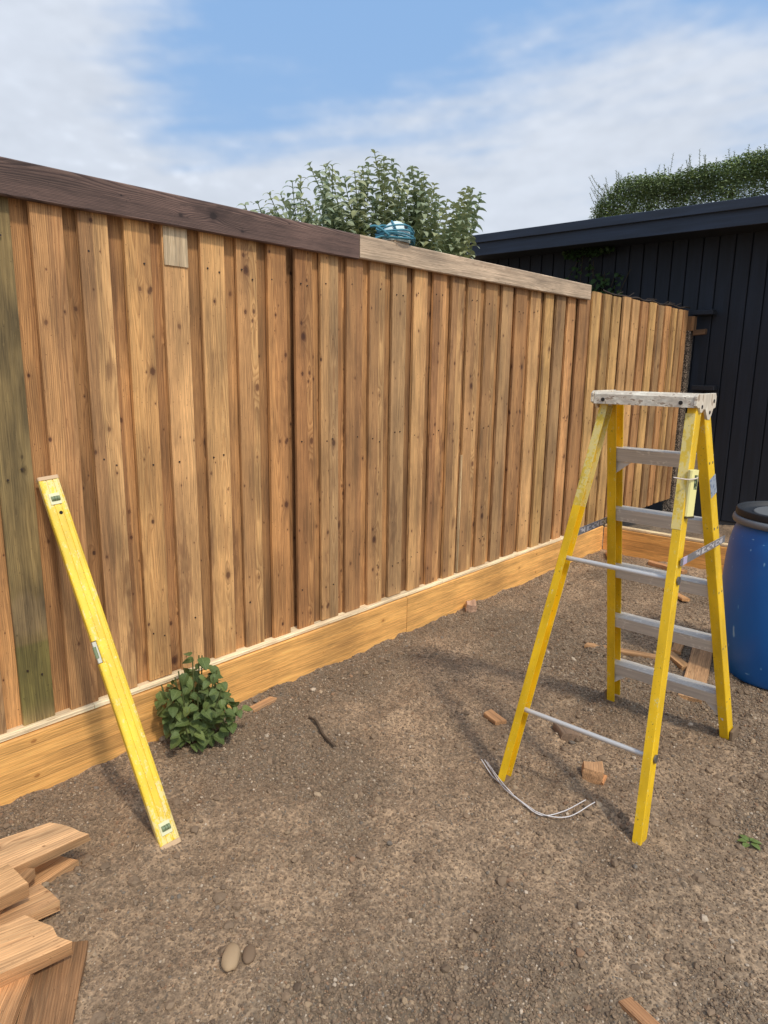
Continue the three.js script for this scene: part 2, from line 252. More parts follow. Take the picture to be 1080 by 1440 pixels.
// ---------------------------------------------------------------- the board fence
const UP = V(0, 1, 0), AX = V(1, 0, 0), AZ = V(0, 0, 1);
{
  const R = rng(5), f = thing('board_fence', 'tall brown vertical board fence with capping rail and low timber gravel boards', 'fence', [3, 0, 0]);
  const lefts = [-1.5, -1.348, -1.196, -1.044, -0.892, -0.74, -0.588, -0.436, -0.284, -0.132, 0.02, 0.172, 0.324, 0.476, 0.63, 0.788, 0.947, 1.099, 1.252, 1.399, 1.553, 1.716, 1.866, 2.016, 2.163, 2.322, 2.482, 2.645, 2.805, 2.966, 3.125, 3.283, 3.457, 3.625, 3.785, 3.967, 4.137, 4.288, 4.457, 4.61, 4.825, 5.0, 5.173, 5.354, 5.531, 5.713, 5.896, 6.068, 6.24, 6.40, 6.55, 6.69];
  const tintOf = () => { const t = R(), w = lerp(0.72, 1.18, R()); return t < 0.25 ? [w * 0.94, w * 0.82, w * 0.74] : t < 0.6 ? [w, w * 0.96, w * 0.9] : t < 0.85 ? [w * 1.0, w * 1.0, w * 0.86] : [w * 0.88, w * 0.88, w * 0.9]; };
  const upr = (x0, x1, z0, z1, y0, y1, mat, name, c = 0.0025, tilt = 0, label) => {
    const u0 = (R() < 0.5 ? 0.06 : 0) + 0.02, P0 = V((x0 + x1) / 2, y0, 0), P1 = V((x0 + x1) / 2 + tilt, y1, (R() - 0.5) * 0.006), hw = (x1 - x0) / 2;
    const g = sweep(rect(-hw, hw, z0, z1, c), P0, P1, AX, AZ, 0.12, R() < 0.5 ? 2 : -2, u0 - (x1 - x0 + z1 - z0) / 0.12, R() * 0.9);
    return part(f, name, g, mat, label);
  };
  lefts.forEach((x, i) => {
    const next = lefts[i + 1] ?? 6.82, pitch = next - x, w = i === lefts.length - 1 ? 0.1 : x > 2.9 ? pitch * 0.7 : pitch * 0.655;
    const y1 = x > 4.7 ? 2.0 + (R() - 0.5) * 0.012 : 1.985, y0 = 0.236 + (R() - 0.5) * 0.008, tex = WOOD.board[Math.floor(R() * 6)];
    let mat = wood(tex, tintOf(), 0.8, 0.0015);
    if (i === 15) mat = wood(WOOD.green, [1, 1, 1], 0.85, 0.0015);
    if (i === 19) mat = wood(WOOD.board[0], [1.1, 1.04, 0.98], 0.8, 0.0015);
    if (i === 20 || i === 21) mat = wood(WOOD.board[i - 19], [1.08, 1.02, 0.92], 0.8, 0.0015);
    if (i === 23) mat = wood(WOOD.board[2], [0.86, 0.72, 0.6], 0.8, 0.0015);
    if (i === 17) mat = wood(WOOD.board[3], [1.0, 0.96, 0.9], 0.8, 0.0015);
    if (i === 18) mat = wood(WOOD.board[4], [1.02, 0.94, 0.8], 0.8, 0.0015);
    if (i === 16) mat = wood(WOOD.board[5], [0.9, 0.8, 0.72], 0.8, 0.0015);
    if (i === 22) mat = wood(WOOD.board[4], [0.92, 0.76, 0.62], 0.8, 0.0015);
    if (i === 24) { // two narrow boards side by side
      upr(x, x + 0.05, 0, 0.018, y0, y1, mat, 'fence_board'); upr(x + 0.053, x + 0.112, 0, 0.016, y0 - 0.004, y1, wood(WOOD.board[1], tintOf(), 0.8, 0.0015), 'fence_board');
    } else upr(x, x + w, 0, 0.017 + (R() - 0.5) * 0.005, y0, y1, mat, 'fence_board', 0.0015, (R() - 0.5) * 0.006, i === 15 ? 'board stained green with algae' : undefined);
    // the board behind the gap
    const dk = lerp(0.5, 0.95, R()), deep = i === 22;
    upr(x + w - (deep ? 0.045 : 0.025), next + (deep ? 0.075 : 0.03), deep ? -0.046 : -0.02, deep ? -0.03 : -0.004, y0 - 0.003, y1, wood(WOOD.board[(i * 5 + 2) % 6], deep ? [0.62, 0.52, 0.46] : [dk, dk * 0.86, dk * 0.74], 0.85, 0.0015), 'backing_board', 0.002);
    if (i === 19) part(f, 'bleached_patch', sweep(rect(-0.0485, 0.0485, 0, 0.0012, 0.0004), V(x + 0.05, 1.79, 0.0196), V(x + 0.05, 1.93, 0.0196), AX, AZ, 0.12, 2), wood(WOOD.cream, [0.74, 0.72, 0.72], 0.85), 'pale grey bleached block of wood at the top of a board');
  });
  // rails at the back
  for (const y of [0.42, 1.1, 1.8]) part(f, 'rail', sweep(rect(-0.03, 0.03, -0.085, -0.047), V(-1.5, y, 0), V(6.8, y, 0), UP, AZ), wood(WOOD.board[2], [0.6, 0.5, 0.45]));
  // capping: dark old length, pale newer length
  const cap = (x0, x1, tex, tint, y0, y1, label) => part(f, 'capping_rail', sweep(rect(y0, y1, 0.0215, 0.048, 0.004), V(x0, 0, 0), V(x1, 0, 0), UP, AZ, 0.12, 2, 0.13, 0.4), wood(tex, tint, 0.85, 0.002), label);
  cap(-1.5, 2.374, WOOD.dark, [1, 1, 1], 1.921, 2.027, 'dark brown weathered capping board');
  cap(2.378, 4.715, WOOD.pale, [1, 1, 1], 1.927, 2.028, 'pale newer capping board');
  // pale strip on top of the gravel boards, and the gravel boards
  const strip = (x0, x1) => part(f, 'ledge_strip', sweep(rect(0.2165, 0.234, -0.05, 0.038, 0.003), V(x0, 0, 0), V(x1, 0, 0), UP, AZ, 0.12, 2, 0.5, 0.2), wood(WOOD.cream, [1, 1, 1], 0.85));
  strip(-1.5, 1.02); strip(1.022, 3.1); strip(3.102, 5.245);
  const gb = (x0, x1, v0, tint) => { const v = part(f, 'gravel_board', sweep(rect(-0.03, 0.214, -0.002, 0.045, 0.005), V(x0, 0, 0), V(x1, 0, 0), UP, AZ, 0.13, 2.0, 0.02, v0), wood(WOOD.gravel, tint, 0.8, 0.0016)); return v; };
  gb(-1.5, 2.77, 0.1, [0.97, 0.96, 0.95]); gb(2.774, 5.245, 0.55, [1, 1, 1]);
  part(f, 'sliver', sweep(rect(-0.003, 0.003, 0.0, 0.016, 0.001), V(3.276, 0.24, 0), V(3.281, 0.95, 0), AX, AZ), wood(WOOD.cream, [0.84, 0.76, 0.66], 0.85), 'pale raw wood edge strip');
  // bunched nail heads, three rows
  const nails = []; lefts.forEach((x, i) => { if (x < 0.4) return; for (const y of [0.42, 1.1, 1.8]) for (const k of [0.28, 0.72]) { if (R() < 0.3) continue; const w = ((lefts[i + 1] ?? 6.82) - x) * 0.64; nails.push([x + w * k + (R() - 0.5) * 0.012, y + (R() - 0.5) * 0.05]); } });
  const ng = new THREE.CylinderGeometry(0.0034, 0.0034, 0.003, 8).rotateX(Math.PI / 2), im = new THREE.InstancedMesh(ng, plain(srgb(50, 36, 28), 0.6), nails.length);
  nails.forEach(([x, y], k) => im.setMatrixAt(k, new THREE.Matrix4().makeTranslation(x - 3, y, 0.0185))); im.name = 'nail'; im.userData.kind = 'stuff'; f.add(shade(im));
}

// ---------------------------------------------------------------- board across the far end, concrete post
{
  const b = thing('retaining_board', 'low orange timber board crossing the far end of the yard before the black shed', 'board', [5.27, 0, 1.2]);
  part(b, 'plank', sweep(rect(-0.03, 0.205, -0.02, 0.025, 0.004), V(5.27, 0, 0.05), V(5.27, 0, 3.4), UP, AX, 0.13, 2.0, 0.3, 0.2), wood(WOOD.gravel, [0.92, 0.86, 0.8], 0.85));
  part(b, 'ledge_strip', sweep(rect(0.207, 0.226, -0.015, 0.035, 0.003), V(5.272, 0, 0.05), V(5.272, 0, 3.4), UP, AX), wood(WOOD.cream, [0.85, 0.82, 0.78], 0.85));
  const R = rng(9);
  const peb = data(256, 256, (u, v) => { const a = vn(u * 40, v * 40, 3, 40, 40), c = vn(u * 90, v * 90, 4, 90, 90); const m = ss(0.35, 0.75, a * 0.6 + c * 0.4); return [lerp(58, 176, m), lerp(48, 156, m), lerp(40, 132, m)]; });
  const pm = new THREE.MeshStandardMaterial({ map: peb, bumpMap: peb, bumpScale: 0.012, roughness: 0.95 });
  const post = thing('concrete_post', 'speckled pebbledash post between the fence end and black shed wall', 'post', [6.87, 0, -0.02]);
  part(post, 'shaft', sweep(rect(-0.045, 0.045, -0.05, 0.05, 0.008), V(6.87, -0.02, -0.01), V(6.87, 1.82, -0.01), AX, AZ, 0.25, 0.25), pm);
  part(post, 'wood_block', sweep(rect(-0.04, 0.04, -0.05, 0.06, 0.004), V(6.87, 1.82, 0), V(6.87, 1.95, 0), AX, AZ), wood(WOOD.board[1], [0.4, 0.34, 0.3]));
  part(post, 'arm', sweep(rect(-0.025, 0.025, -0.03, 0.02, 0.003), V(6.86, 1.8, 0.06), V(6.86, 1.81, 0.17), UP, AX), wood(WOOD.board[3], [0.22, 0.2, 0.2]));
}

// ---------------------------------------------------------------- the black shed
{
  const black = data(256, 512, (u, v) => { const a = fbm(u * 30, v * 5, 41, 3, 30, 5) - 0.5, b = fbm(u * 4, v * 6, 43, 3, 4, 6) - 0.5; const m = 1 + a * 0.3 + b * 0.5; return [24 * m, 29 * m, 38 * m]; });
  const R = rng(21), s = thing('black_shed', 'long black timber shed with vertical cladding and deep flat eaves', 'shed', [8.6, 0, 0.3]);
  const mats = [0.75, 0.9, 1.05].map((k) => new THREE.MeshStandardMaterial({ map: black, bumpMap: black, bumpScale: 0.001, roughness: 0.72, color: new THREE.Color(k, k, k) }));
  const trim = new THREE.MeshStandardMaterial({ map: black, color: new THREE.Color(2.1, 2.15, 2.2), roughness: 0.6 });
  const z0 = -2.5, z1 = 3.3, pitch = 0.14, n = Math.round((z1 - z0) / pitch);
  for (let k = 0; k < n; k++) {
    const a = z0 + k * pitch;
    part(s, 'cladding_board', sweep(rect(-0.0655, 0.0655, -0.02, (R() - 0.5) * 0.003, 0.004), V(7, 0.05, a + pitch / 2), V(7, 2.72, a + pitch / 2), AZ.clone(), AX.clone().negate(), 0.14, 2, R(), R()), mats[k % 3 === 0 ? Math.floor(R() * 3) : 1]);
  }
  part(s, 'wall', new THREE.BoxGeometry(3.1, 2.68, z1 - z0 - 0.04).translate(8.58, 1.38, (z0 + z1) / 2), mats[0]);
  part(s, 'plinth', new THREE.BoxGeometry(3.2, 0.05, z1 - z0).translate(8.63, 0.022, (z0 + z1) / 2), plain(srgb(90, 88, 84), 0.9));
  part(s, 'fascia', sweep(rect(2.655, 2.79, -0.012, 0.012, 0.003), V(6.6, 0, -2.54), V(6.6, 0, 3.4), UP, AX, 0.14, 2), trim);
  part(s, 'drip_trim', sweep(rect(2.785, 2.868, -0.02, 0.02, 0.004), V(6.578, 0, -2.56), V(6.578, 0, 3.42), UP, AX, 0.14, 2), trim);
  part(s, 'soffit', new THREE.BoxGeometry(0.4, 0.014, 5.92).translate(6.815, 2.672, 0.43), mats[0]);
  part(s, 'roof', new THREE.BoxGeometry(3.72, 0.1, 5.93).translate(8.475, 2.8, 0.43), plain(srgb(48, 50, 54), 0.9));
  for (const y of [1.30, 1.985]) part(s, 'bracket', new RoundedBoxGeometry(0.12, 0.045, 0.2, 2, 0.006).translate(6.92, y, y > 1.5 ? 0.11 : 0.19), mats[1]);
}

// ---------------------------------------------------------------- leaves
// a leaf along +y in the xy plane, facing +z; bend curls the tip backwards
function leafGeo(L, W, bend, fold, tipPow = 1, rows = 5) {
  const pos = [], uv = [], idx = [], cols = [-1, -0.5, 0, 0.5, 1];
  for (let j = 0; j <= rows; j++) {
    const t = j / rows, w = W / 2 * Math.pow(Math.sin(Math.PI * Math.pow(t, tipPow) * 0.97 + 0.06), 0.85) * (j === rows ? 0.05 : 1), a = bend * t, y = bend ? L * Math.sin(a) / bend : L * t, z = bend ? -L * (1 - Math.cos(a)) / bend : 0;
    for (const c of cols) { pos.push(c * w, y + Math.abs(c) * -0.0, z + fold * Math.abs(c) * w); uv.push((c + 1) / 2, t); }
  }
  for (let j = 0; j < rows; j++) for (let i = 0; i < 4; i++) { const k = j * 5 + i; idx.push(k, k + 1, k + 5, k + 1, k + 6, k + 5); }
  const g = new THREE.BufferGeometry(); g.setAttribute('position', new THREE.Float32BufferAttribute(pos, 3)); g.setAttribute('uv', new THREE.Float32BufferAttribute(uv, 2)); g.setIndex(idx); g.computeVertexNormals(); return g;
}
function leafTex(seed, c0, c1, vein) {
  return data(64, 128, (u, v) => { const e = Math.abs(u - 0.5), mid = 1 - ss(0.015, 0.05, e), side = ss(0.75, 0.95, Math.abs(Math.sin((v * 8 - e * 5) * Math.PI))) * 0.35, n = fbm(u * 6, v * 9, seed, 3) * 1.0; const k = Math.max(mid * 0.7, side); return [0, 1, 2].map((q) => lerp(lerp(c0[q], c1[q], n), vein[q], k)); });
}
const leafMat = (map, tint, tr = 0.3) => new THREE.MeshPhysicalMaterial({ map, color: tint, roughness: 0.62, transmission: tr, thickness: 0, side: THREE.DoubleSide, specularIntensity: 0.6 });
function place(geo, p, dir, facing, s = 1) {      // the leaf's length along dir, its face towards facing
  const y = dir.clone().normalize(), x = new THREE.Vector3().crossVectors(y, facing).normalize(), z = new THREE.Vector3().crossVectors(x, y);
  return new THREE.Matrix4().makeBasis(x.multiplyScalar(s), y.multiplyScalar(s), z.multiplyScalar(s)).setPosition(p);
}

// the shrub behind the fence
{
  const tips = [[2.12, 2.17, -0.45], [2.34, 2.24, -0.63], [2.56, 2.35, -0.81], [2.38, 2.27, -0.5], [2.61, 2.4, -0.68], [2.83, 2.49, -0.86], [2.61, 2.46, -0.54], [2.84, 2.5, -0.72], [3.08, 2.62, -0.9], [2.82, 2.51, -0.59], [3.09, 2.53, -0.77], [2.85, 2.46, -0.45], [3.1, 2.56, -0.63], [3.34, 2.65, -0.81], [3.06, 2.61, -0.5], [3.31, 2.65, -0.68], [3.61, 2.75, -0.86], [3.33, 2.56, -0.54], [3.65, 2.69, -0.72], [3.94, 2.74, -0.9], [3.62, 2.62, -0.59], [3.92, 2.61, -0.77], [3.59, 2.46, -0.45], [3.91, 2.52, -0.63], [4.23, 2.58, -0.81], [3.88, 2.44, -0.5], [4.2, 2.66, -0.68], [4.5, 2.74, -0.86], [4.17, 2.6, -0.54], [4.26, 2.5, -0.72], [4.5, 2.62, -0.9]];
  const R = rng(61), b = thing('garden_shrub', 'leafy green shrub with upright shoots rising behind the fence', 'shrub', [3.3, 0, -0.75]);
  const tex = leafTex(15, [142, 148, 108], [176, 180, 140], [196, 198, 168]);
  const greens = [[0.9, 0.95, 0.92], [0.72, 0.82, 0.78], [1.08, 1.06, 0.92], [0.6, 0.7, 0.66]].map((c) => leafMat(tex, new THREE.Color().setRGB(...c), 0.42));
  const bark = plain(srgb(104, 96, 74), 0.9), shootM = plain(srgb(118, 126, 86), 0.9), shapes = [leafGeo(0.092, 0.042, 1.5, 0.25, 0.85), leafGeo(0.082, 0.04, 1.1, 0.2, 0.85), leafGeo(0.1, 0.042, 1.9, 0.3, 0.85)];
  part(b, 'trunk', tube([V(3.3, 0, -0.75), V(3.32, 0.5, -0.76), V(3.28, 1.0, -0.74), V(3.3, 1.4, -0.75)], 0.035, 12, 8), bark);
  for (const [x, z] of [[2.5, -0.65], [2.9, -0.8], [3.6, -0.6], [4.1, -0.8]]) part(b, 'limb', tube([V(3.3, 0.9, -0.75), V(lerp(3.3, x, 0.5), 1.25, lerp(-0.75, z, 0.5)), V(x, 1.75, z)], 0.016, 10, 7), bark);
  const shoots = tips.map((t) => [t, 1]);
  for (const t of tips.slice(0, 28)) shoots.push([[t[0] + lerp(-0.12, 0.12, R()), t[1] - lerp(0.04, 0.16, R()), t[2] + lerp(-0.2, 0.12, R())], 1]);
  for (let k = 0; k < 190; k++) { const t = tips[Math.floor(R() * (tips.length - 7))], u = R(); shoots.push([[lerp(t[0], 3.35, 0.04 + 0.18 * u) + (R() - 0.5) * 0.28, Math.min(t[1] - 0.05, lerp(t[1] - 0.06, 2.0, 0.15 + 0.75 * R())), -0.42 - R() * 0.75], 0]); }
  shoots.forEach(([t, lead], i) => {
    const tip = V(...t), len = lead ? 0.55 : 0.42, root = V(lerp(t[0], 3.3, 0.22) + (R() - 0.5) * 0.06, t[1] - len, lerp(t[2], -0.75, 0.2)), mid = root.clone().lerp(tip, 0.5).add(V((R() - 0.5) * 0.12, 0.02, (R() - 0.5) * 0.1));
    const curve = new THREE.CatmullRomCurve3([root, mid, tip]), stem = part(b, 'shoot', new THREE.TubeGeometry(curve, 8, 0.0024, 5), shootM), geos = [];
    let turn = R() * 6.28; const n = lead ? 19 : 15;
    for (let k = 0; k < n; k++) {
      const u = lerp(lead ? 0.12 : 0.1, 1, k / (n - 1)), p = curve.getPointAt(u), T = curve.getTangentAt(u), s = lerp(1.1, k === n - 1 ? 0.55 : 0.75, u * u) * lerp(0.85, 1.12, R());
      for (const side of k === n - 1 ? [0, Math.PI * 0.7, Math.PI * 1.35] : [0, Math.PI]) {
        const a = turn + side + (R() - 0.5) * 0.5, out = V(Math.cos(a), 0, Math.sin(a)), up = lerp(0.3, 1.0, R()) * (k === n - 1 ? 1.8 : 1), dir = out.clone().addScaledVector(T, up), face = T.clone().addScaledVector(out, -0.6);
        geos.push(shapes[Math.floor(R() * 3)].clone().applyMatrix4(place(null, p, dir, face, s)));
      }
      turn += 1.57 + (R() - 0.5) * 0.5;
    }
    const m = part(stem, 'foliage', mergeGeometries(geos).translate(0, 0, 0), greens[lead ? (i % 3) : Math.floor(R() * 4)]); m.userData.kind = 'stuff';
  });
}

// the clipped hedge beyond the shed
{
  const R = rng(88), hgd = thing('clipped_hedge', 'tall dark green clipped hedge above the roof of the black shed', 'hedge', [11.4, 0, 0.5]);
  const lg = leafGeo(0.042, 0.022, 0.5, 0.3, 0.9, 3), tex = leafTex(25, [118, 134, 86], [158, 168, 112], [166, 174, 124]), mt = leafMat(tex, new THREE.Color(0.9, 0.95, 0.9), 0.25);
  const top = (z) => 4.32 + 0.1 * (vn(z * 1.1, 3, 7) - 0.5) + 0.04 * (vn(z * 5, 3, 8) - 0.5) - 0.42 * Math.pow(ss(-2.35, -3.1, z), 1.6) + 0.08 * ss(-1.5, 0, z), n = 80000;
  const im = shade(new THREE.InstancedMesh(lg, mt, n)); im.name = 'foliage'; im.userData.kind = 'stuff'; const C = new THREE.Color();
  for (let k = 0; k < n; k++) {
    const z = -3.02 + R() * 4.6 + (R() - 0.5) * 0.1, tp = top(z); let x, y; const f = R();
    if (f < 0.62) { x = 10.75 + Math.pow(R(), 1.6) * 0.5 + 0.1 * (vn(z * 4, 1, 3) - 0.5); y = tp - R() * 1.15; } else { x = 10.75 + R() * 1.3; y = tp - Math.pow(R(), 1.5) * 0.3; }
    y += (R() < 0.1 ? R() * 0.08 : 0); x += Math.max(0, (y - tp + 0.15)) * 0.6;
    const a = R() * 6.28, dir = V(-0.5 + Math.cos(a), lerp(-0.1, 1.1, R()), Math.sin(a)), face = V(-0.7 + R(), 0.4 + R(), R() - 0.5);
    im.setMatrixAt(k, place(null, V(x - 11.4, y, z - 0.5), dir, face, lerp(0.7, 1.25, R())));
    C.setRGB(1, 1, 1).multiplyScalar(lerp(0.7, 1.2, R()) * (0.7 + 0.5 * vn(z * 3, y * 3, 6))); if (R() < 0.12) C.multiply(new THREE.Color(1.3, 1.2, 0.9)); im.setColorAt(k, C);
  }
  hgd.add(im);
  const twig = plain(srgb(88, 84, 60), 0.9), shootGeos = [], leafGeos = [];
  for (let k = 0; k < 150; k++) {
    const tall = k < 14, z = -3.1 + R() * 4.4, x = 10.8 + R() * 0.8, tp = top(z) - 0.1, h = tall ? lerp(0.25, 0.42, R()) : lerp(0.14, 0.26, R()), e = V(x + (R() - 0.5) * 0.1, tp + h, z + (R() - 0.6) * 0.12), c = new THREE.CatmullRomCurve3([V(x, tp - 0.15, z), V(lerp(x, e.x, 0.4), tp + h * 0.4, lerp(z, e.z, 0.5)), e]);
    shootGeos.push(new THREE.TubeGeometry(c, 4, 0.003, 4));
    for (let q = 0; q < 22; q++) { const u = 0.25 + 0.75 * q / 21, p = c.getPointAt(u), a = q * 2.4 + R(); leafGeos.push(lg.clone().applyMatrix4(place(null, p, V(Math.cos(a), 0.7, Math.sin(a)), V(-Math.cos(a) * 0.5, 1, -Math.sin(a) * 0.5), lerp(1.1, 0.6, u)))); }
  }
  for (let k = 0; k < 26; k++) { // loose sprays at the free end
    const y = 3.7 + R() * 0.5, x = 10.8 + R() * 0.7, c = new THREE.CatmullRomCurve3([V(x, y, -2.85), V(x, y + 0.12, -3.0), V(x, y + 0.3 + 0.1 * R(), -3.06 - 0.1 * R())]);
    shootGeos.push(new THREE.TubeGeometry(c, 4, 0.003, 4));
    for (let q = 0; q < 22; q++) { const u = 0.15 + 0.85 * q / 21, p = c.getPointAt(u), a = q * 2.4 + R(); leafGeos.push(lg.clone().applyMatrix4(place(null, p, V(Math.cos(a), 0.7, Math.sin(a)), V(-Math.cos(a) * 0.5, 1, -Math.sin(a) * 0.5), lerp(1.1, 0.6, u)))); }
  }
  const sh = part(hgd, 'twig', mergeGeometries(shootGeos), twig); sh.userData.kind = 'stuff';
  const lf = part(hgd, 'shoot_leaf', mergeGeometries(leafGeos), mt); lf.userData.kind = 'stuff';
  for (const z of [-2.4, -1.2, 0, 1.2]) part(hgd, 'trunk', tube([V(11.4, 0, z), V(11.42, 1.5, z + 0.05), V(11.4, 3.2, z), V(11.35, 4.0, z + 0.1)], 0.04, 8, 7), twig);
}

// ivy on the shed wall and the dead stem along the fence top
{
  const R = rng(93), v = thing('ivy', 'dark green ivy creeping over the shed wall under its eaves', 'ivy', [6.94, 1.9, -1.2]);
  const tex = leafTex(35, [46, 66, 34], [66, 90, 46], [90, 106, 66]), mt = leafMat(tex, new THREE.Color(0.85, 0.92, 0.75), 0.2), gs = [leafGeo(0.06, 0.05, 0.6, 0.2, 0.62, 4), leafGeo(0.045, 0.04, 0.4, 0.2, 0.62, 4)], stems = [], lv = [];
  for (let k = 0; k < 30; k++) {
    const z = -2.2 + R() * 1.6, y1 = 2.1 + R() * 0.5 * ss(-0.4, -1.1, z) + 0.05, pts = [V(6.965, 1.75, z - 0.05 + R() * 0.2), V(6.955, lerp(1.75, y1, 0.5), z + (R() - 0.5) * 0.15), V(6.95, y1, z + (R() - 0.4) * 0.35)], c = new THREE.CatmullRomCurve3(pts);
    stems.push(new THREE.TubeGeometry(c, 8, 0.004, 5));
    for (let q = 0; q < 24; q++) { const p = c.getPointAt(R()); p.x -= R() * 0.06; p.z += (R() - 0.5) * 0.14; p.y += (R() - 0.5) * 0.1; lv.push(gs[q % 2].clone().applyMatrix4(place(null, p, V(-0.3 - R() * 0.4, -0.6 + R(), R() - 0.5), V(-1, 0.4 + R() * 0.5, (R() - 0.5)), lerp(0.7, 1.3, R())))); }
  }
  for (let k = 0; k < 120; k++) lv.push(gs[k % 2].clone().applyMatrix4(place(null, V(6.86 + R() * 0.1, 2.6 + R() * 0.06, -1.35 + R() * 0.55), V(-0.5, -0.5 + R(), R() - 0.5), V(-1, 0.5, R() - 0.5), lerp(0.8, 1.3, R()))));
  part(v, 'stem', mergeGeometries(stems), plain(srgb(70, 60, 44), 0.9));
  const l = part(v, 'foliage', mergeGeometries(lv), mt); l.userData.kind = 'stuff';
  const pts = []; for (let k = 0; k <= 14; k++) pts.push(V(5.0 + k * 0.135, 2.012 + R() * 0.014 + (k > 12 ? 0.005 : 0), -0.012 + (R() - 0.5) * 0.03));
  const g = [tube(pts, 0.007, 60, 6)]; for (let k = 0; k < 9; k++) { const x = 5.1 + R() * 1.7; g.push(tube([V(x, 2.014, -0.01), V(x + 0.06, 2.03 + R() * 0.02, R() * 0.04 - 0.02), V(x + 0.12, 2.02 + R() * 0.035, R() * 0.05 - 0.03)], 0.003, 8, 5)); }
  single('dead_vine', merge(g), plain(srgb(52, 42, 34), 0.95), 'thin dark dead vine lying along the lower fence top', 'vine');
}

// ---------------------------------------------------------------- the bushy green plant against the gravel board
{
  const R = rng(131), b = thing('nettle_plant', 'bushy dark green leafy plant growing against the gravel board', 'plant', [1.4, 0, 0.15]);
  const tex = leafTex(45, [86, 100, 52], [118, 130, 76], [142, 152, 104]), mats = [[0.75, 0.82, 0.7], [0.95, 1, 0.85], [0.6, 0.68, 0.58], [1.1, 1.1, 0.9]].map((c) => leafMat(tex, new THREE.Color().setRGB(...c), 0.25));
  const gs = [leafGeo(0.052, 0.042, 0.7, 0.3, 0.66, 6), leafGeo(0.046, 0.034, 1.1, 0.4, 0.7, 6), leafGeo(0.06, 0.044, 0.5, 0.25, 0.66, 6), leafGeo(0.036, 0.026, 0.6, 0.35, 0.7, 6)];
  const stemMat = plain(srgb(84, 92, 48), 0.85);
  for (let k = 0; k < 24; k++) {
    const a = k * 2.399, r = 0.02 + 0.135 * Math.sqrt(k / 24) * lerp(0.8, 1.2, R()), zt = Math.max(0.07, 0.165 + r * Math.sin(a) * 1.15), xt = 1.36 + r * Math.cos(a) * 0.95, h = k === 0 ? 0.35 : lerp(0.35, 0.13, Math.pow(r / 0.17, 1.9)) * lerp(0.75, 1.15, R());
    const c = new THREE.CatmullRomCurve3([V(1.36 + (xt - 1.36) * 0.35, 0, 0.15 + (zt - 0.15) * 0.35), V(lerp(1.36, xt, 0.75), h * 0.55, lerp(0.15, zt, 0.75)), V(xt, h, zt)]);
    part(b, 'stem', new THREE.TubeGeometry(c, 8, 0.0028, 5), stemMat);
    const n = 12;
    for (let q = 0; q < n; q++) {
      const u = 0.25 + 0.75 * q / (n - 1), p = c.getPointAt(u), ang = a + (q % 2 ? 2.2 : -2.2) * (q > n - 3 ? 1.1 : 0.55) + (R() - 0.5) * 1.3, out = V(Math.cos(ang), 0, Math.sin(ang) + 0.25).normalize();
      p.addScaledVector(out, 0.018 + 0.022 * R()); if (p.z < 0.062) p.z = 0.062 + R() * 0.02;
      const dir = out.clone().add(V(0, lerp(-1.0, 0.5, R()), 0)); if (p.z < 0.1 && dir.z < 0) dir.z *= -0.4;
      const m = shade(new THREE.Mesh(gs[Math.floor(R() * 4)], mats[Math.floor(R() * R() * 4)])); m.name = 'leaf';
      m.applyMatrix4(place(null, p.sub(b.position), dir, V(out.x * 0.55, 0.75, out.z * 0.55 + 0.3), lerp(0.75, 1.15, R()))); b.add(m);
    }
  }
}

// ---------------------------------------------------------------- the yellow spirit level leaning on the fence
const worn = (seed, base, chips, amount, ends = 0) => data(160, 1536, (u, v) => {
  const a = fbm(u * 20, v * 40, seed, 5, 20, 40), b = fbm(u * 40, v * 260, seed + 7, 3, 40, 260), w = amount + ends * Math.max(ss(0.16, 0.02, v), ss(0.74, 0.84, v) * (1 - ss(0.87, 0.9, v))), s = ss(0.0, 0.16, a * 0.6 + b * 0.4 - 0.66 + w * 0.3), dirt = fbm(u * 5, v * 16, seed + 3, 4, 5, 16) - 0.5, sp = ss(0.9, 0.95, vn(u * 70, v * 520, seed + 5, 70, 520)) * 0.7, scr = ss(0.8, 0.97, vn(u * 160, v * 26, seed + 6, 160, 26)) * 0.4 * (0.3 + w), dk = ss(0.93, 0.97, vn(u * 60, v * 300, seed + 9, 60, 300)) * 0.5;
  return [0, 1, 2].map((q) => lerp(lerp(base[q] * (1 + dirt * 0.24), chips[q], Math.max(s * 0.75, sp, scr)), 60, dk));
});
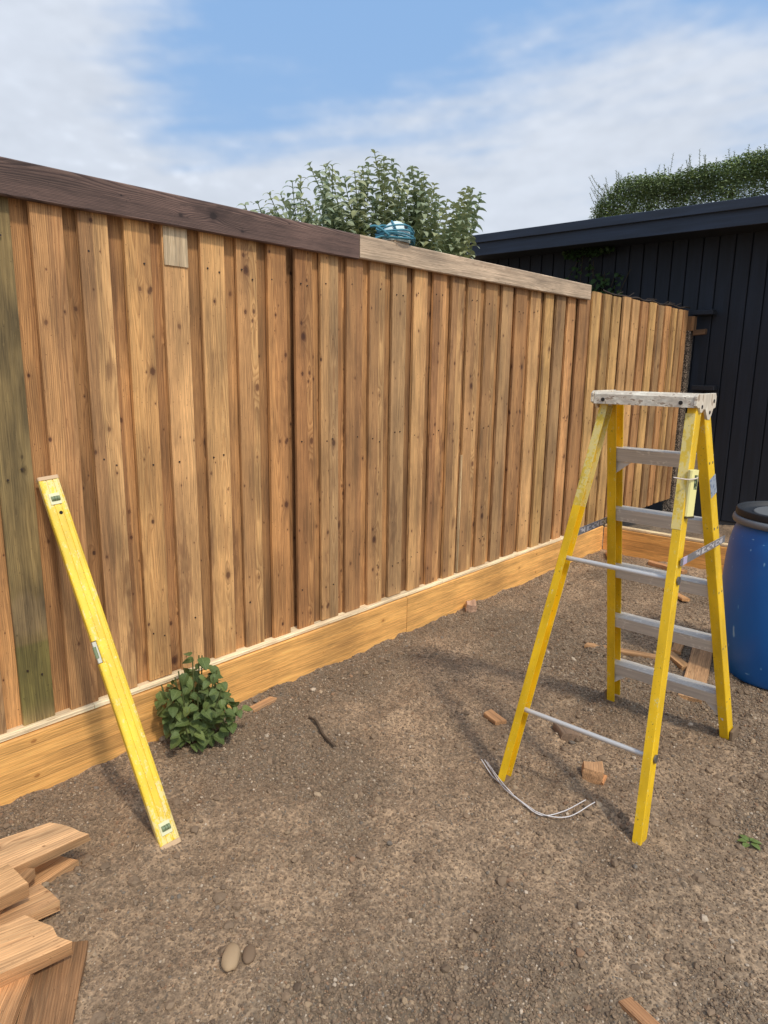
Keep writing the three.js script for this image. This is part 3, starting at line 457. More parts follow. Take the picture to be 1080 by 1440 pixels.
{
  const base = V(0.955, 0.002, 0.632), top = V(0.927, 1.074, 0.0305), b = thing('spirit_level', 'long yellow box spirit level leaning against the brown fence', 'spirit level', [0.955, 0, 0.632]);
  const T = top.clone().sub(base).normalize(), A = V(1, 0, 0.18).addScaledVector(T, -V(1, 0, 0.18).dot(T)).normalize(), B = new THREE.Vector3().crossVectors(A, T).normalize(), L = base.distanceTo(top); if (B.z < 0) B.negate();
  const tx = worn(3, [228, 192, 52], [224, 206, 158], 0.3, 0.7), mt = new THREE.MeshStandardMaterial({ map: tx, roughness: 0.5 }), w = 0.031, t = 0.0115;
  const prof = (l, r) => { const p = [[l, -t], [r, -t], [r, t - 0.003], [r - 0.003, t], [r - 0.005, t], [r - 0.0065, t - 0.002]]; const mids = [0.011, -0.009].filter((m) => m > l + 0.012 && m < r - 0.008); for (const m of mids) p.push([m + 0.0022, t - 0.002], [m + 0.0012, t - 0.0045], [m - 0.0012, t - 0.0045], [m - 0.0022, t - 0.002]); p.push([l + 0.0065, t - 0.002], [l + 0.005, t], [l + 0.003, t], [l, t - 0.003]); return p; };
  const P = (u) => base.clone().addScaledVector(T, u * L), off = (p, a, bb) => p.clone().addScaledVector(A, a).addScaledVector(B, bb);
  part(b, 'body', merge([sweep(prof(-w, w), P(0.012), P(0.485), A, B, 0.2, 1.4), sweep(prof(-w + 0.013, w), P(0.485), P(0.545), A, B, 0.2, 1.4, 0, 0.4), sweep(prof(-w, w), P(0.545), P(0.99), A, B, 0.2, 1.4, 0, 0.47)]), mt);
  const capM = plain(srgb(196, 164, 126), 0.6);
  for (const [u0, u1] of [[0, 0.0118], [0.9902, 1]]) part(b, 'end_cap', sweep(rect(-w - 0.0015, w + 0.0015, -t - 0.0015, t + 0.001, 0.003), P(u0), P(u1), A, B), capM);
  const glass = new THREE.MeshPhysicalMaterial({ color: srgb(128, 142, 104), roughness: 0.2, transmission: 0.2, thickness: 0.01, ior: 1.45 }), hold = plain(srgb(214, 210, 168), 0.6), ink = plain(srgb(40, 44, 36), 0.6);
  for (const u of [0.048, 0.935]) {
    const c = off(P(u), 0.001, t);
    const h = part(b, 'vial_housing', sweep(rect(-0.017, 0.017, t - 0.004, t + 0.0012, 0.001), P(u).addScaledVector(T, -0.019), P(u).addScaledVector(T, 0.019), A, B), hold);
    part(h, 'vial', rod(off(c, -0.013, 0.001), off(c, 0.013, 0.001), 0.0085), glass);
    part(h, 'vial_mark', merge([-0.004, 0.004].map((k) => rod(off(c, k, 0.001), off(c, k + 0.001, 0.001), 0.0088))), ink);
  }
  part(b, 'hang_hole', rod(off(P(0.895), 0.004, t - 0.004), off(P(0.895), 0.004, t + 0.0004), 0.0055, 16), plain(srgb(22, 18, 14), 0.9));
  const mv = part(b, 'vial_block', sweep(rect(-w, -w + 0.0125, -0.006, 0.006, 0.001), P(0.487), P(0.543), A, B), plain(srgb(186, 184, 168), 0.5));
  part(mv, 'vial', rod(off(P(0.5), -w + 0.002, 0.004), off(P(0.53), -w + 0.002, 0.004), 0.0055), glass);
}

// ---------------------------------------------------------------- the step ladder
{
  const b = thing('step_ladder', 'yellow fibreglass step ladder with paint splashed top standing open', 'step ladder', [2.37, 0, 1.44]);
  const yel = worn(7, [226, 182, 20], [222, 204, 158], 0.1), yel2 = worn(9, [218, 184, 62], [220, 204, 146], 0.8), off = (t, y) => { const q = t.clone(); q.offset.set(0, y); q.needsUpdate = true; return q; };
  const ym = new THREE.MeshStandardMaterial({ map: yel, roughness: 0.48, bumpMap: yel, bumpScale: 0.0004 }), ym2 = new THREE.MeshStandardMaterial({ map: off(yel, 0.37), roughness: 0.5 }), yw = new THREE.MeshStandardMaterial({ map: yel2, roughness: 0.6, bumpMap: yel2, bumpScale: 0.0008 });
  const alu = data(128, 512, (u, v) => { const a = fbm(u * 40, v * 4, 61, 3, 40, 4) - 0.5, s = ss(0.68, 0.8, fbm(u * 8, v * 24, 63, 4, 8, 24)); const m = 1 + a * 0.22; return [0, 1, 2].map((q) => lerp([202, 195, 184][q] * m, [232, 227, 216][q], s * 0.7)); });
  const am = new THREE.MeshStandardMaterial({ map: alu, roughness: 0.5, metalness: 0.25 }), steel = plain(srgb(206, 203, 198), 0.45, 0.4), rivetM = plain(srgb(120, 116, 110), 0.45, 0.7);
  const Cs = (s, d, w, t) => [[0, 0], [d, 0], [d, s * t], [t, s * t], [t, s * (w - t)], [d, s * (w - t)], [d, s * w], [0, s * w]];   // web at b = 0 .. etc
  // a C section: web in the plane facing outwards (side = +1 towards +z), flanges pointing inwards
  function rail(P0, P1, depthDir, side, depth, width, mat, v0, a = 0) {
    const T = P1.clone().sub(P0).normalize(), A = depthDir.clone().addScaledVector(T, -depthDir.dot(T)).normalize(), B = V(0, 0, side), t = 0.0045;
    let prof = [[0, 0], [depth, 0], [depth, -width], [depth - t, -width], [depth - t, -t], [t, -t], [t, -width], [0, -width]];
    if (side > 0) prof = prof.map((q) => q); const c = 0.0018;
    prof = [[c, 0], [depth - c, 0], [depth, -c], ...prof.slice(2, 7), [0, -width], [0, -c]];
    const area = THREE.ShapeUtils.area(prof.map((q) => new THREE.Vector2(...q))); if (area < 0) prof.reverse();
    return sweep(prof, P0, P1, A, B, 0.22, 1.5, a, v0);
  }
  const pos = V(1, 0, 0), neg = V(-1, 0, 0);
  // far pair carries the treads; near pair carries the rods
  const F = { R: [V(2.785, 0.012, 1.706), V(2.385, 1.335, 1.598)], L: [V(2.785, 0.004, 1.199), V(2.385, 1.335, 1.268)] }, N = { R: [V(1.935, 0.0, 1.692), V(2.262, 1.335, 1.617)], L: [V(1.935, 0.0, 1.170), V(2.262, 1.335, 1.300)] };
  part(b, 'rail', rail(...F.R, pos, 1, 0.062, 0.034, ym, 0.1), ym);
  part(b, 'rail', rail(...F.L, pos, -1, 0.062, 0.034, ym2, 0.5), ym2);
  const cut = (pair, u) => pair[0].clone().lerp(pair[1], u);
  part(b, 'rail', rail(...N.R, pos, 1, 0.048, 0.028, ym2, 0.3), ym2, 'rail scuffed pale along its front');
  part(b, 'rail', mergeGeometries([rail(N.L[0], cut(N.L, 0.74), pos, -1, 0.048, 0.028, ym, 0.2), rail(cut(N.L, 0.74), N.L[1], pos, -1, 0.048, 0.028, yw, 0.2)], true), [ym, yw], 'rail whitened with old paint near its top');
  part(b, 'paint_splash', sweep(rect(-0.0005, 0.0005, -0.032, -0.002, 0.0002), cut(N.R, 0.72).add(V(-0.0008, 0, 0)), cut(N.R, 0.985).add(V(-0.0008, 0, 0)), AX, AZ, 0.22, 1.5), yw, 'pale worn streak on the upper front of a rail');
  // treads
  const TR = [[2.449, 1.165], [2.521, 0.928], [2.596, 0.68], [2.665, 0.447], [2.736, 0.21]];
  const riv = [];
  TR.forEach(([x, y], k) => {
    const u = y / 1.335, zR = cut(F.R, u).z - 0.0055, zL = cut(F.L, u).z + 0.0055, d = 0.078, x0 = cut(F.L, u).x + 0.007, hgt = 0.05;
    const top = [[0, 0]]; const n = 6; for (let q = 0; q < n; q++) { const a = d * (q + 0.25) / n, c = d * (q + 0.75) / n; top.push([a, 0], [a + 0.001, -0.0022], [c - 0.001, -0.0022], [c, 0]); } top.push([d, 0], [d, -0.03], [d - 0.003, -0.03], [d - 0.003, -0.005], [0.004, -0.005], [0.021, -hgt + 0.003], [0.032, -hgt + 0.003], [0.032, -hgt], [0.0175, -hgt]);
    top.reverse();
    part(b, 'tread', sweep(top, V(x0, y, zL), V(x0, y, zR), AX, UP, 0.1, 0.5, 0, k * 0.21), am);
    for (const z of [zL + 0.0005, zR - 0.0005]) { const s = z < 1.45 ? 1 : -1; if (k === 0 || k === 4) { const g = new THREE.Shape([new THREE.Vector2(0, 0), new THREE.Vector2(0.075 * s, 0), new THREE.Vector2(0, -0.06)]); part(b, 'gusset', new THREE.ExtrudeGeometry(g, { depth: 0.003, bevelEnabled: false }).rotateY(-Math.PI / 2).translate(x0 + 0.03, y - 0.052, z), am); } }
    for (const q of [0.016, 0.05]) for (const [z, s] of [[cut(F.R, u).z, 1], [cut(F.L, u).z, -1]]) riv.push(rod(V(x0 + q, y - 0.025, z - 0.001 * s), V(x0 + q + 0.0001, y - 0.025, z + 0.003 * s), 0.005, 8));
  });
  const rv = part(b, 'rivet', merge(riv), rivetM); rv.userData.kind = 'stuff';
  // rods across the near pair
  for (const y of [0.802, 0.259]) {
    const u = y / 1.335, a = cut(N.L, u), c = cut(N.R, u); const r = part(b, 'cross_rod', rod(V(a.x + 0.025, y, a.z - 0.004), V(c.x + 0.025, y, c.z + 0.004), 0.0085), steel);
    part(r, 'flange', merge([[a.z + 0.006, a.z + 0.009], [c.z - 0.009, c.z - 0.006], [c.z + 0.001, c.z + 0.006]].map(([p, q]) => rod(V(a.x + 0.025, y, p), V(a.x + 0.025, y, q), 0.014))), rivetM);
  }
  // spreader bars with their printed tape
  const tape = data(256, 32, (u, v) => { const k = Math.floor(u * 34), on = u > 0.3 && u < 0.94 && v > 0.16 && v < 0.84 && h2(k, Math.floor(v * 3), 5) > 0.32 && (u * 34 - k) < 0.74, e = u > 0.04 && u < 0.12; const g = 118 + 20 * vn(u * 30, v * 4, 2); return on ? [214, 208, 206] : e ? [196, 186, 214] : [g, g * 0.98, g * 0.98]; });
  const tm = new THREE.MeshStandardMaterial({ map: tape, roughness: 0.45, metalness: 0.3 });
  const bar = (P, Q, h) => { const g = new THREE.BoxGeometry(P.distanceTo(Q), h, 0.003), d = Q.clone().sub(P).normalize(), z = new THREE.Vector3().crossVectors(d, UP).normalize(); g.applyMatrix4(new THREE.Matrix4().makeBasis(d, new THREE.Vector3().crossVectors(z, d), z).setPosition(P.clone().add(Q).multiplyScalar(0.5))); return g; };
  part(b, 'spreader_bar', bar(V(2.155, 0.862, 1.652), V(2.545, 0.872, 1.666), 0.024), tm);
  part(b, 'spreader_bar', bar(V(2.155, 0.875, 1.262), V(2.56, 0.872, 1.238), 0.026), tm);
  // top cap: a moulded tray with cheeks that drop over the rails
  const crust = data(512, 256, (u, v) => { const a = fbm(u * 14, v * 8, 81, 5, 14, 8), b2 = fbm(u * 40, v * 22, 83, 4, 40, 22), s = ss(0.5, 0.62, a), k = ss(0.66, 0.74, b2), m = 0.9 + 0.25 * (b2 - 0.5); const c = [lerp(226, 246, s) * m, lerp(212, 236, s) * m, lerp(190, 214, s) * m]; return c.map((q, n) => lerp(q, [126, 104, 84][n], k * 0.6)); });
  const cm = new THREE.MeshStandardMaterial({ map: crust, bumpMap: crust, bumpScale: 0.002, roughness: 0.75 });
  const tapS = [[2.236, 1.333], [2.414, 1.333], [2.42, 1.34], [2.416, 1.368], [2.408, 1.373], [2.394, 1.373], [2.388, 1.367], [2.262, 1.367], [2.256, 1.373], [2.244, 1.373], [2.236, 1.365]].map(([x, y]) => [x - 2.3, y - 1.3]);
  const cap = part(b, 'top_cap', sweep(tapS, V(2.3, 1.3, 1.288), V(2.3, 1.3, 1.616), AX, UP, 0.3, 0.3), cm);
  const cheek = new THREE.Shape([[2.234, 1.366], [2.234, 1.34], [2.25, 1.333], [2.266, 1.333], [2.278, 1.318], [2.292, 1.318], [2.304, 1.328], [2.324, 1.326], [2.338, 1.31], [2.352, 1.294], [2.372, 1.291], [2.386, 1.306], [2.398, 1.326], [2.42, 1.33], [2.421, 1.362], [2.412, 1.374], [2.246, 1.374]].map((q) => new THREE.Vector2(...q)));
  for (const z of [1.279, 1.617]) { const g = new THREE.ExtrudeGeometry(cheek, { depth: 0.006, bevelEnabled: true, bevelThickness: 0.0015, bevelSize: 0.0015, bevelSegments: 2 }); part(b, 'cheek', g.translate(0, 0, z), cm); }
  const hole = plain(srgb(40, 34, 30), 0.8);
  for (const z of [1.32, 1.575]) part(b, 'bolt', rod(V(2.234, 1.347, z), V(2.2375, 1.347, z), 0.0065, 12), hole);
  for (const [x, y] of [[2.285, 1.335], [2.365, 1.315], [2.398, 1.35]]) part(b, 'bolt', rod(V(x, y, 1.624), V(x, y, 1.626), 0.006, 12), hole);
  // feet
  const rubber = plain(srgb(116, 96, 74), 0.85);
  for (const [pair, s] of [[F.R, 1], [F.L, -1]]) { const q = pair[0]; part(b, 'foot', new RoundedBoxGeometry(0.09, 0.05, 0.012, 2, 0.003).translate(q.x + 0.042, 0.026, q.z + 0.007 * s), rubber); part(b, 'foot_pad', new RoundedBoxGeometry(0.095, 0.016, 0.05, 2, 0.005).translate(q.x + 0.042, 0.002, q.z - 0.014 * s), rubber); }
  for (const [pair, s] of [[N.R, 1], [N.L, -1]]) { const q = pair[0]; part(b, 'foot_pad', new RoundedBoxGeometry(0.07, 0.016, 0.042, 2, 0.005).translate(q.x + 0.028, -0.002, q.z - 0.016 * s), rubber); }
  // silver sticker
  const st = data(64, 64, (u, v) => { const m = ss(0.55, 0.75, fbm(u * 9, v * 9, 5, 3)); return [lerp(150, 84, m), lerp(158, 100, m), lerp(168, 130, m)]; });
  { const u = 1.08 / 1.335, c = cut(F.R, u), e = cut(F.R, u - 0.05); part(b, 'sticker', sweep(rect(0.002, 0.06, 0.0005, 0.0012, 0.0002), e, c, V(1, 0.3, 0).normalize(), AZ, 0.08, 0.08), new THREE.MeshStandardMaterial({ map: st, roughness: 0.4 }), 'scratched silver grey sticker'); }
}

// small torpedo level tied to the ladder rail
{
  const b = thing('torpedo_level', 'small pale yellow torpedo level tied to the right ladder rail', 'spirit level', [2.2, 1.0, 1.635]);
  const A = V(2.206, 1.0, 1.642), B = V(2.214, 1.145, 1.642), pm = plain(srgb(232, 222, 150), 0.55);
  part(b, 'body', sweep(rect(-0.016, 0.016, -0.009, 0.009, 0.004), A, B, V(0.86, 0, 0.51), V(-0.51, 0, 0.86)), pm);
  const lbl = data(32, 64, (u, v) => (h2(Math.floor(u * 4), Math.floor(v * 14), 3) > 0.45 ? [52, 66, 48] : [128, 138, 96]));
  part(b, 'label', sweep(rect(-0.001, 0.011, 0.0088, 0.0096, 0.0002), V(2.2115, 1.085, 1.642), V(2.2128, 1.13, 1.642), V(0.86, 0, 0.51), V(-0.51, 0, 0.86), 0.024, 0.046), new THREE.MeshStandardMaterial({ map: lbl, roughness: 0.5 }), 'dark printed label');
  part(b, 'end_cap', new RoundedBoxGeometry(0.034, 0.008, 0.02, 2, 0.003).rotateY(-0.535).translate(2.206, 0.998, 1.642), plain(srgb(70, 62, 40), 0.7));
  part(b, 'tie', merge([tube([V(2.165, 1.122, 1.6), V(2.185, 1.118, 1.64), V(2.214, 1.122, 1.656), V(2.235, 1.124, 1.636), V(2.225, 1.126, 1.6)], 0.0022, 24, 6)]), plain(srgb(206, 190, 176), 0.6));
}

// ---------------------------------------------------------------- the blue barrel
{
  const b = thing('blue_barrel', 'blue plastic barrel with black lid and grey clamp ring beside the ladder', 'barrel', [3.62, 0, 1.675]);
  const bt = data(512, 256, (u, v) => { const n = fbm(u * 6, v * 4, 91, 4, 6, 4) - 0.5, s = ss(0.9, 0.97, vn(u * 90, v * 40, 95, 90, 40)) * ss(0.5, 0.7, fbm(u * 5, v * 3, 97, 3, 5, 3)), w = ss(0.74, 0.86, fbm(u * 24, v * 12, 99, 4, 24, 12)) * 0.3; return [lerp(10 + 10 * n, 150, Math.max(s, w * 0.5)), lerp(98 + 30 * n, 180, Math.max(s, w * 0.5)), lerp(170 + 30 * n, 210, Math.max(s, w * 0.5))]; });
  const pts = [[0, 0.012], [0.19, 0.012], [0.208, 0.0], [0.218, 0.012], [0.232, 0.06], [0.252, 0.16], [0.266, 0.28], [0.272, 0.42], [0.270, 0.54], [0.262, 0.64], [0.25, 0.70], [0.238, 0.735], [0.232, 0.75], [0.232, 0.762]].map((q) => new THREE.Vector2(...q));
  part(b, 'body', new THREE.LatheGeometry(new THREE.SplineCurve(pts.slice(2)).getPoints(40), 64).translate(3.62, 0, 1.675), new THREE.MeshPhysicalMaterial({ map: bt, roughness: 0.42, clearcoat: 0.15, clearcoatRoughness: 0.4 }));
  part(b, 'clamp_ring', new THREE.LatheGeometry([[0.232, 0.752], [0.246, 0.748], [0.257, 0.754], [0.26, 0.766], [0.257, 0.779], [0.247, 0.784], [0.236, 0.783]].map((q) => new THREE.Vector2(...q)), 64).translate(3.62, 0, 1.675), plain(srgb(118, 120, 122), 0.5, 0.4));
  const lid = part(b, 'lid', new THREE.LatheGeometry([[0.245, 0.783], [0.249, 0.79], [0.248, 0.812], [0.244, 0.818], [0.236, 0.819], [0.231, 0.812], [0.226, 0.796], [0.21, 0.793], [0.12, 0.797], [0, 0.798]].map((q) => new THREE.Vector2(...q)), 64).translate(3.62, 0, 1.675), plain(srgb(28, 29, 31), 0.6));
  part(lid, 'lid_disc', new THREE.LatheGeometry([[0, 0.806], [0.168, 0.805], [0.174, 0.800], [0.174, 0.79]].map((q) => new THREE.Vector2(...q)).reverse(), 48).translate(3.62, 0, 1.675), plain(srgb(96, 97, 96), 0.75));
  part(b, 'bottom', new THREE.CylinderGeometry(0.2, 0.2, 0.01, 48).translate(3.62, 0.012, 1.675), plain(srgb(16, 60, 130), 0.6));
}

// ---------------------------------------------------------------- teal cord reel on the fence top
{
  const b = thing('cord_reel', 'white reel wrapped in teal cord resting on the fence capping', 'reel', [2.66, 2.02, 0.0]);
  const teal = plain(srgb(64, 122, 138), 0.75), white = plain(srgb(206, 222, 220), 0.5), darkM = plain(srgb(34, 44, 50), 0.7);
  part(b, 'packing_piece', new RoundedBoxGeometry(0.12, 0.014, 0.05, 2, 0.003).rotateY(0.1).translate(2.68, 2.034, 0.012), wood(WOOD.pale, [1.15, 1.1, 1.05]));
  const dome = new THREE.SphereGeometry(1, 28, 16, 0, 6.2832, 0, Math.PI * 0.6).scale(0.085, 0.075, 0.055).translate(2.69, 2.063, -0.005); part(b, 'reel_body', dome, white);
  part(b, 'mark', new THREE.SphereGeometry(0.014, 10, 8).scale(1, 1, 0.35).translate(2.705, 2.105, 0.04), darkM);
  const R = rng(44), loops = [];
  for (let k = 0; k < 7; k++) { const pts = [], rx = 0.105 + 0.02 * R(), rz = 0.062 + 0.02 * R(), y = 2.046 + k * 0.007, tl = (R() - 0.5) * 0.04; for (let q = 0; q < 18; q++) { const a = q / 18 * 6.2832; pts.push(V(2.68 + rx * Math.cos(a) + (R() - 0.5) * 0.006, y + tl * Math.cos(a + 1) + 0.02 * Math.sin(a) * Math.sin(a) * (k > 3 ? 1 : 0), -0.005 + rz * Math.sin(a))); } loops.push(new THREE.TubeGeometry(new THREE.CatmullRomCurve3(pts, true), 60, 0.0042, 6, true)); }
  for (const s of [-1, 1]) loops.push(tube([V(2.69 + 0.055 * s, 2.045, 0.05), V(2.69 + 0.062 * s, 2.1, 0.035), V(2.69 + 0.045 * s, 2.132, 0)], 0.005, 14, 6));
  part(b, 'cord', merge(loops), teal);
  part(b, 'cord_tail', merge([tube([V(2.6, 2.052, 0.03), V(2.575, 2.06, 0.035), V(2.55, 2.08, 0.02), V(2.53, 2.092, 0.0), V(2.515, 2.09, -0.02)], 0.006, 20, 7), tube([V(2.6, 2.045, 0.02), V(2.56, 2.05, 0.02), V(2.53, 2.038, 0.0)], 0.005, 14, 6)]), teal);
}

// ---------------------------------------------------------------- offcuts and rubbish on the ground
function chunk(L, Wd, H, seed, o = {}) {               // a split or sawn length of timber along x, base at y = 0
  const R = rng(seed), g = new THREE.BoxGeometry(L, H, Wd, 16, 4, 4), p = g.attributes.position, n = g.attributes.normal, u = g.attributes.uv, rough = o.rough ?? 0.12, skew = o.skew ?? 0.25, v0 = R(), u1 = R();
  for (let k = 0; k < p.count; k++) {
    let x = p.getX(k), y = p.getY(k), z = p.getZ(k); const nx = n.getX(k), ny = n.getY(k);
    if (Math.abs(nx) > 0.5) u.setXY(k, u1 + z / 0.12, y / 0.12); else if (Math.abs(ny) > 0.5) u.setXY(k, u1 + z / 0.12, v0 + x / 2); else u.setXY(k, u1 + y / 0.12, v0 + x / 2);
    const t = x / L;
    const cz = z / Wd * 2, cy = y / H * 2, edge = Math.max(0, Math.abs(cz) - 0.4) * Math.max(0, Math.abs(cy) - 0.4);
    z *= 1 - edge * (o.round ?? 0.25); y *= 1 - edge * (o.round ?? 0.25);
    z += Wd * rough * (vn(x * 9 + seed, y * 22, seed) - 0.5) * 2; y += H * rough * (vn(x * 10, z * 25 + seed, seed + 5) - 0.5) * 2 * (cy > -0.6 ? 1 : 0.2);
    if (o.taper) { const q = t > 0 ? 1 - o.taper * t * 2 : 1; y = (y + H / 2) * q - H / 2; z *= lerp(1, q, 0.6); }
    x += skew * (cz * 0.5 * Wd + 0.3 * (vn(y * 30, z * 30, seed + 9) - 0.5) * Wd) * (t > 0 ? 1 : -1) * Math.abs(t) * 2;
    y += (o.bow ?? 0) * t * t; p.setXYZ(k, x, y + H / 2, z);
  }
  g.computeVertexNormals(); return g;
}
const xf = (g, x, y, z, ry = 0, rz = 0, rx = 0) => g.applyMatrix4(new THREE.Matrix4().compose(V(x, y, z), new THREE.Quaternion().setFromEuler(new THREE.Euler(rx, ry, rz, 'YXZ')), V(1, 1, 1)));
const sw = (tint, tex = WOOD.split) => wood(tex, tint.map((c, n) => c * [0.92, 0.92, 0.94][n]), 0.85, 0.0015);
{
  const G = 'offcuts heaped in the corner', ends = (t) => { const a = sw(t.map((c, n) => c * [0.93, 0.91, 0.88][n])), e = wood(WOOD.cream, t.map((c) => c * 0.78), 0.9); return [e, e, a, a, a, a]; };
  const put = (name, g, t, label, cat) => single(name, g, ends(t), label, cat, G);
  put('timber_offcut', xf(chunk(0.5, 0.11, 0.046, 1, { taper: 0.3, rough: 0.035, round: 0.02, skew: 0.75 }), 0.465, 0.1, 0.475, -0.1, 0.03, 0.35), [1, 0.98, 0.95], 'long split offcut with a broken wedge end on top of the heap', 'offcut');
  put('timber_offcut', xf(chunk(0.4, 0.085, 0.05, 2, { rough: 0.025, round: 0.02, skew: 0.3 }), 0.335, 0.105, 0.59, -0.05, 0.0, 0.3), [1.08, 1.02, 0.92], 'short pale block end poking out at the picture edge under the broken wedge', 'offcut');
  put('timber_offcut', xf(chunk(0.26, 0.028, 0.05, 3, { rough: 0.03, round: 0.03 }), 0.455, 0.055, 0.535, 0.62, 0.02), [0.86, 0.86, 0.86], 'narrow greyish batten end lying slantwise in the heap', 'offcut');
  put('timber_offcut', xf(chunk(0.24, 0.05, 0.026, 4, { rough: 0.02, round: 0.03, skew: 0.1 }), 0.475, 0.07, 0.595, 0.5, 0.03), [0.82, 0.76, 0.68], 'small sawn stick with square end in the middle of the heap', 'offcut');
  put('timber_offcut', xf(chunk(0.34, 0.12, 0.03, 5, { rough: 0.03, round: 0.03 }), 0.53, 0.0, 0.50, 0.2, 0.0), [0.95, 0.9, 0.84], 'flat board end lying lowest beneath the broken wedge offcut', 'offcut');
  put('timber_offcut', xf(chunk(0.3, 0.1, 0.03, 9, { rough: 0.03, round: 0.03 }), 0.455, 0.03, 0.60, -0.15, 0.0), [1, 0.95, 0.9], 'flat pale board end between the square stick and the thick split block', 'offcut');
  put('timber_offcut', xf(chunk(0.5, 0.12, 0.055, 6, { rough: 0.025, round: 0.02, skew: 0.55 }), 0.29, 0.05, 0.735, -0.16, 0.0, 0.3), [1.04, 0.98, 0.9], 'thick split block with pale cut face nearest the plank', 'offcut');
  put('timber_plank', xf(chunk(0.7, 0.17, 0.022, 7, { rough: 0.015, round: 0.02, skew: 0.05 }), 0.285, 0.012, 0.93, Math.PI + 0.93, 0.0), [0.98, 0.86, 0.74], 'wide flat reddish plank sloping out of the bottom left corner', 'plank');
  put('timber_plank', xf(chunk(0.5, 0.12, 0.02, 8, { rough: 0.03, round: 0.02, skew: 0.1 }), 0.44, -0.013, 0.97, Math.PI + 1.0, 0), [0.46, 0.4, 0.35], 'dark dirty plank half buried beside the reddish plank', 'plank');
}
{
  const at = (g, x, z, dy, ry, rz = 0, rx = 0) => xf(g, x, on(x, z) + dy, z, ry, rz, rx);
  single('timber_offcut', at(chunk(0.36, 0.045, 0.022, 11, { rough: 0.08 }), 3.36, 1.02, 0.0, -1.28), sw([0.85, 0.78, 0.7]), 'long thin offcut lying on the dirt behind the ladder legs', 'offcut');
  single('timber_plank', at(chunk(0.62, 0.1, 0.018, 12, { rough: 0.02, round: 0.02, skew: 0.05 }), 3.36, 1.4, 0.0, 0.22, 0.02), sw([0.86, 0.8, 0.74]), 'flat brown plank lying beside the blue barrel', 'plank');
  single('timber_offcut', at(chunk(0.24, 0.05, 0.025, 13, { rough: 0.05 }), 3.46, 1.26, 0.0, 0.8), sw([0.95, 0.88, 0.76]), 'short square batten between the thin offcut and flat plank', 'offcut');
  single('timber_offcut', at(chunk(0.2, 0.05, 0.02, 14, { rough: 0.08 }), 3.62, 1.22, 0.012, 0.2), sw([0.8, 0.72, 0.62]), 'short brown stick crossing behind the square batten', 'offcut');
  single('wood_block', at(chunk(0.06, 0.07, 0.05, 15, { rough: 0.09, round: 0.1 }), 2.2, 1.41, 0.0, 0.5), sw([0.92, 0.84, 0.78]), 'small split wood block on the dirt inside the ladder legs', 'block');
  single('wood_chip', at(chunk(0.05, 0.03, 0.014, 16, { rough: 0.2 }), 2.205, 1.445, 0.0, 0.2), sw([0.95, 0.72, 0.56]), 'reddish chip lying against the small split wood block', 'chip');
  single('timber_offcut', at(chunk(0.2, 0.036, 0.024, 17, { rough: 0.04, round: 0.1 }), 1.341, 1.976, 0.0, -1.845, 0.0), sw([0.6, 0.49, 0.42]), 'brown offcut at the bottom edge right of the oval stone', 'offcut');
  single('timber_offcut', at(chunk(0.13, 0.04, 0.018, 18, { rough: 0.1 }), 1.71, 0.125, 0.0, 0.1), sw([0.95, 0.86, 0.78]), 'flat broken wood piece beside the bushy green plant', 'offcut');
  single('wood_chip', at(chunk(0.09, 0.05, 0.02, 19, { rough: 0.15 }), 2.3, 0.925, 0.0, 1.2), sw([0.86, 0.74, 0.64]), 'reddish wood chip left of the lower ladder rod', 'chip');
  single('broken_brick', at(chunk(0.09, 0.06, 0.05, 20, { rough: 0.2, round: 0.35 }), 3.3, 0.105, 0.0, 0.7), sw([1.0, 0.86, 0.82], WOOD.pale), 'pale pinkish rubble lump at the foot of the gravel board', 'rubble');
  single('broken_brick', at(chunk(0.12, 0.08, 0.04, 21, { rough: 0.2, round: 0.3 }), 2.42, 1.19, -0.012, 0.9), sw([0.5, 0.44, 0.4], WOOD.pale), 'dull brown clod near the middle of the ladder', 'rubble');
  single('timber_offcut', at(chunk(0.3, 0.05, 0.03, 22, { rough: 0.1 }), 5.1, 0.62, 0.0, 1.3), sw([0.8, 0.66, 0.56]), 'brown stick lying before the far retaining board', 'offcut');
  single('timber_offcut', at(chunk(0.4, 0.06, 0.035, 23, { rough: 0.1 }), 4.82, 0.6, 0.0, -1.2), sw([0.7, 0.6, 0.54]), 'longer grey brown stick nearer the ladder than the far brown stick', 'offcut');
  single('wood_chip', at(chunk(0.16, 0.07, 0.03, 24, { rough: 0.1 }), 5.1, 0.19, 0.0, 0.5), sw([0.92, 0.8, 0.72]), 'pale wood piece in the corner of the two timber boards', 'offcut');
  single('timber_offcut', at(chunk(0.22, 0.05, 0.02, 25, { rough: 0.1 }), 4.5, 0.9, 0.0, 0.9), sw([0.9, 0.76, 0.6]), 'small pale stick seen between the ladder treads', 'offcut');
  for (const [x, z, s, l, c] of [[0.826, 1.12, 0.031, 'oval tan flat stone on bare dirt near the bottom edge', [164, 138, 106]], [0.862, 1.142, 0.022, 'brown pebble touching the oval tan stone', [118, 96, 74]]]) {
    const g = new THREE.IcosahedronGeometry(s, 3), p = g.attributes.position; for (let k = 0; k < p.count; k++) { const q = 1 + 0.5 * (fbm(p.getX(k) * 60 + 5, p.getZ(k) * 60 + p.getY(k) * 40, 17, 3) - 0.5); p.setXYZ(k, p.getX(k) * q * 0.72, p.getY(k) * q * 0.5, p.getZ(k) * q * 1.3); } const h = mergeVertices(g.deleteAttribute('normal').deleteAttribute('uv')); h.computeVertexNormals();
    single('flat_stone', h.rotateY(-0.75).translate(x, on(x, z) + s * 0.3, z), plain(srgb(...c), 0.9), l, 'stone');
  }
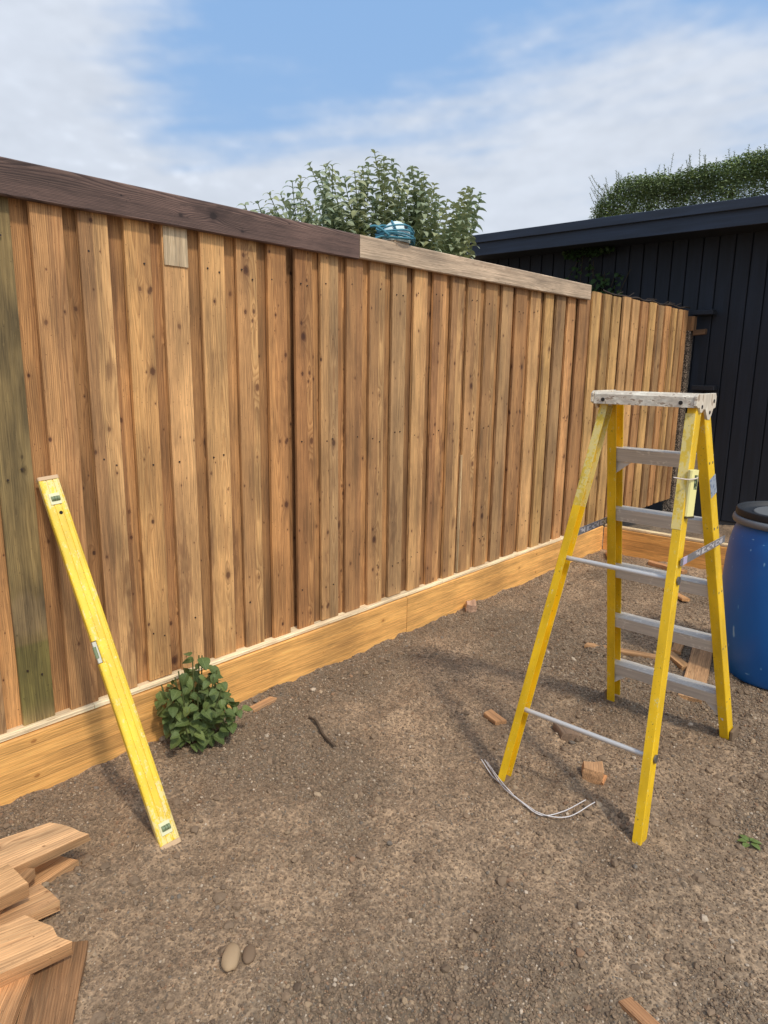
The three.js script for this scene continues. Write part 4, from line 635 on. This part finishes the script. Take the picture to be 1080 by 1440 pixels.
  // the bent twig, the white strands, the little weed
  single('twig', merge([tube([V(1.765, on(1.765, 0.365) + 0.008, 0.365), V(1.75, on(1.75, 0.42) + 0.014, 0.42), V(1.715, on(1.715, 0.5) + 0.01, 0.5), V(1.69, on(1.69, 0.56) + 0.014, 0.56), V(1.685, on(1.685, 0.6) + 0.008, 0.6)], 0.0055, 24, 7)]), plain(srgb(82, 66, 50), 0.9), 'bent brown twig lying on bare dirt below the gravel board', 'twig');
  const s = thing('cable_strands', 'thin white cable strands curving round the near left ladder foot', 'cable', [1.9, 0, 1.28]), wm = plain(srgb(206, 200, 196), 0.55);
  const gp = (x, z, h) => V(x, on(x, z) + h, z);
  part(s, 'strand', tube([gp(2.0, 1.075, 0.012), gp(1.955, 1.135, 0.02), gp(1.9, 1.22, 0.012), gp(1.87, 1.3, 0.01), gp(1.865, 1.385, 0.008), gp(1.93, 1.43, 0.01), gp(2.005, 1.475, 0.016)], 0.0019, 50, 6), wm);
  part(s, 'strand', tube([gp(1.985, 1.07, 0.02), gp(1.94, 1.15, 0.008), gp(1.895, 1.235, 0.018), gp(1.872, 1.31, 0.006), gp(1.87, 1.4, 0.012), gp(1.91, 1.46, 0.014), gp(1.985, 1.5, 0.02), gp(2.02, 1.5, 0.012)], 0.0019, 50, 6), wm);
  part(s, 'strand', tube([gp(1.995, 1.09, 0.014), gp(1.93, 1.17, 0.03), gp(1.88, 1.27, 0.014), gp(1.86, 1.37, 0.016)], 0.0015, 30, 6), wm);
  const w = thing('weed_leaf', 'tiny green weed on the dirt by the right edge', 'weed', [2.19, on(2.19, 1.935), 1.935]), R = rng(171), lt = leafMat(leafTex(55, [84, 104, 48], [118, 134, 72], [140, 150, 96]), new THREE.Color(1, 1, 0.9), 0.2), lg = leafGeo(0.034, 0.02, 0.8, 0.2, 0.75, 5);
  for (let k = 0; k < 7; k++) { const a = k * 0.95 + R() * 0.5, m = shade(new THREE.Mesh(lg, lt)); m.name = 'leaf'; m.applyMatrix4(place(null, V(Math.cos(a) * 0.006, 0.004 + R() * 0.008, Math.sin(a) * 0.006), V(Math.cos(a), 0.35, Math.sin(a)), V(-Math.cos(a) * 0.3, 1, -Math.sin(a) * 0.3), lerp(0.7, 1.1, R()))); w.add(m); }
}
renderer.render(scene, camera);
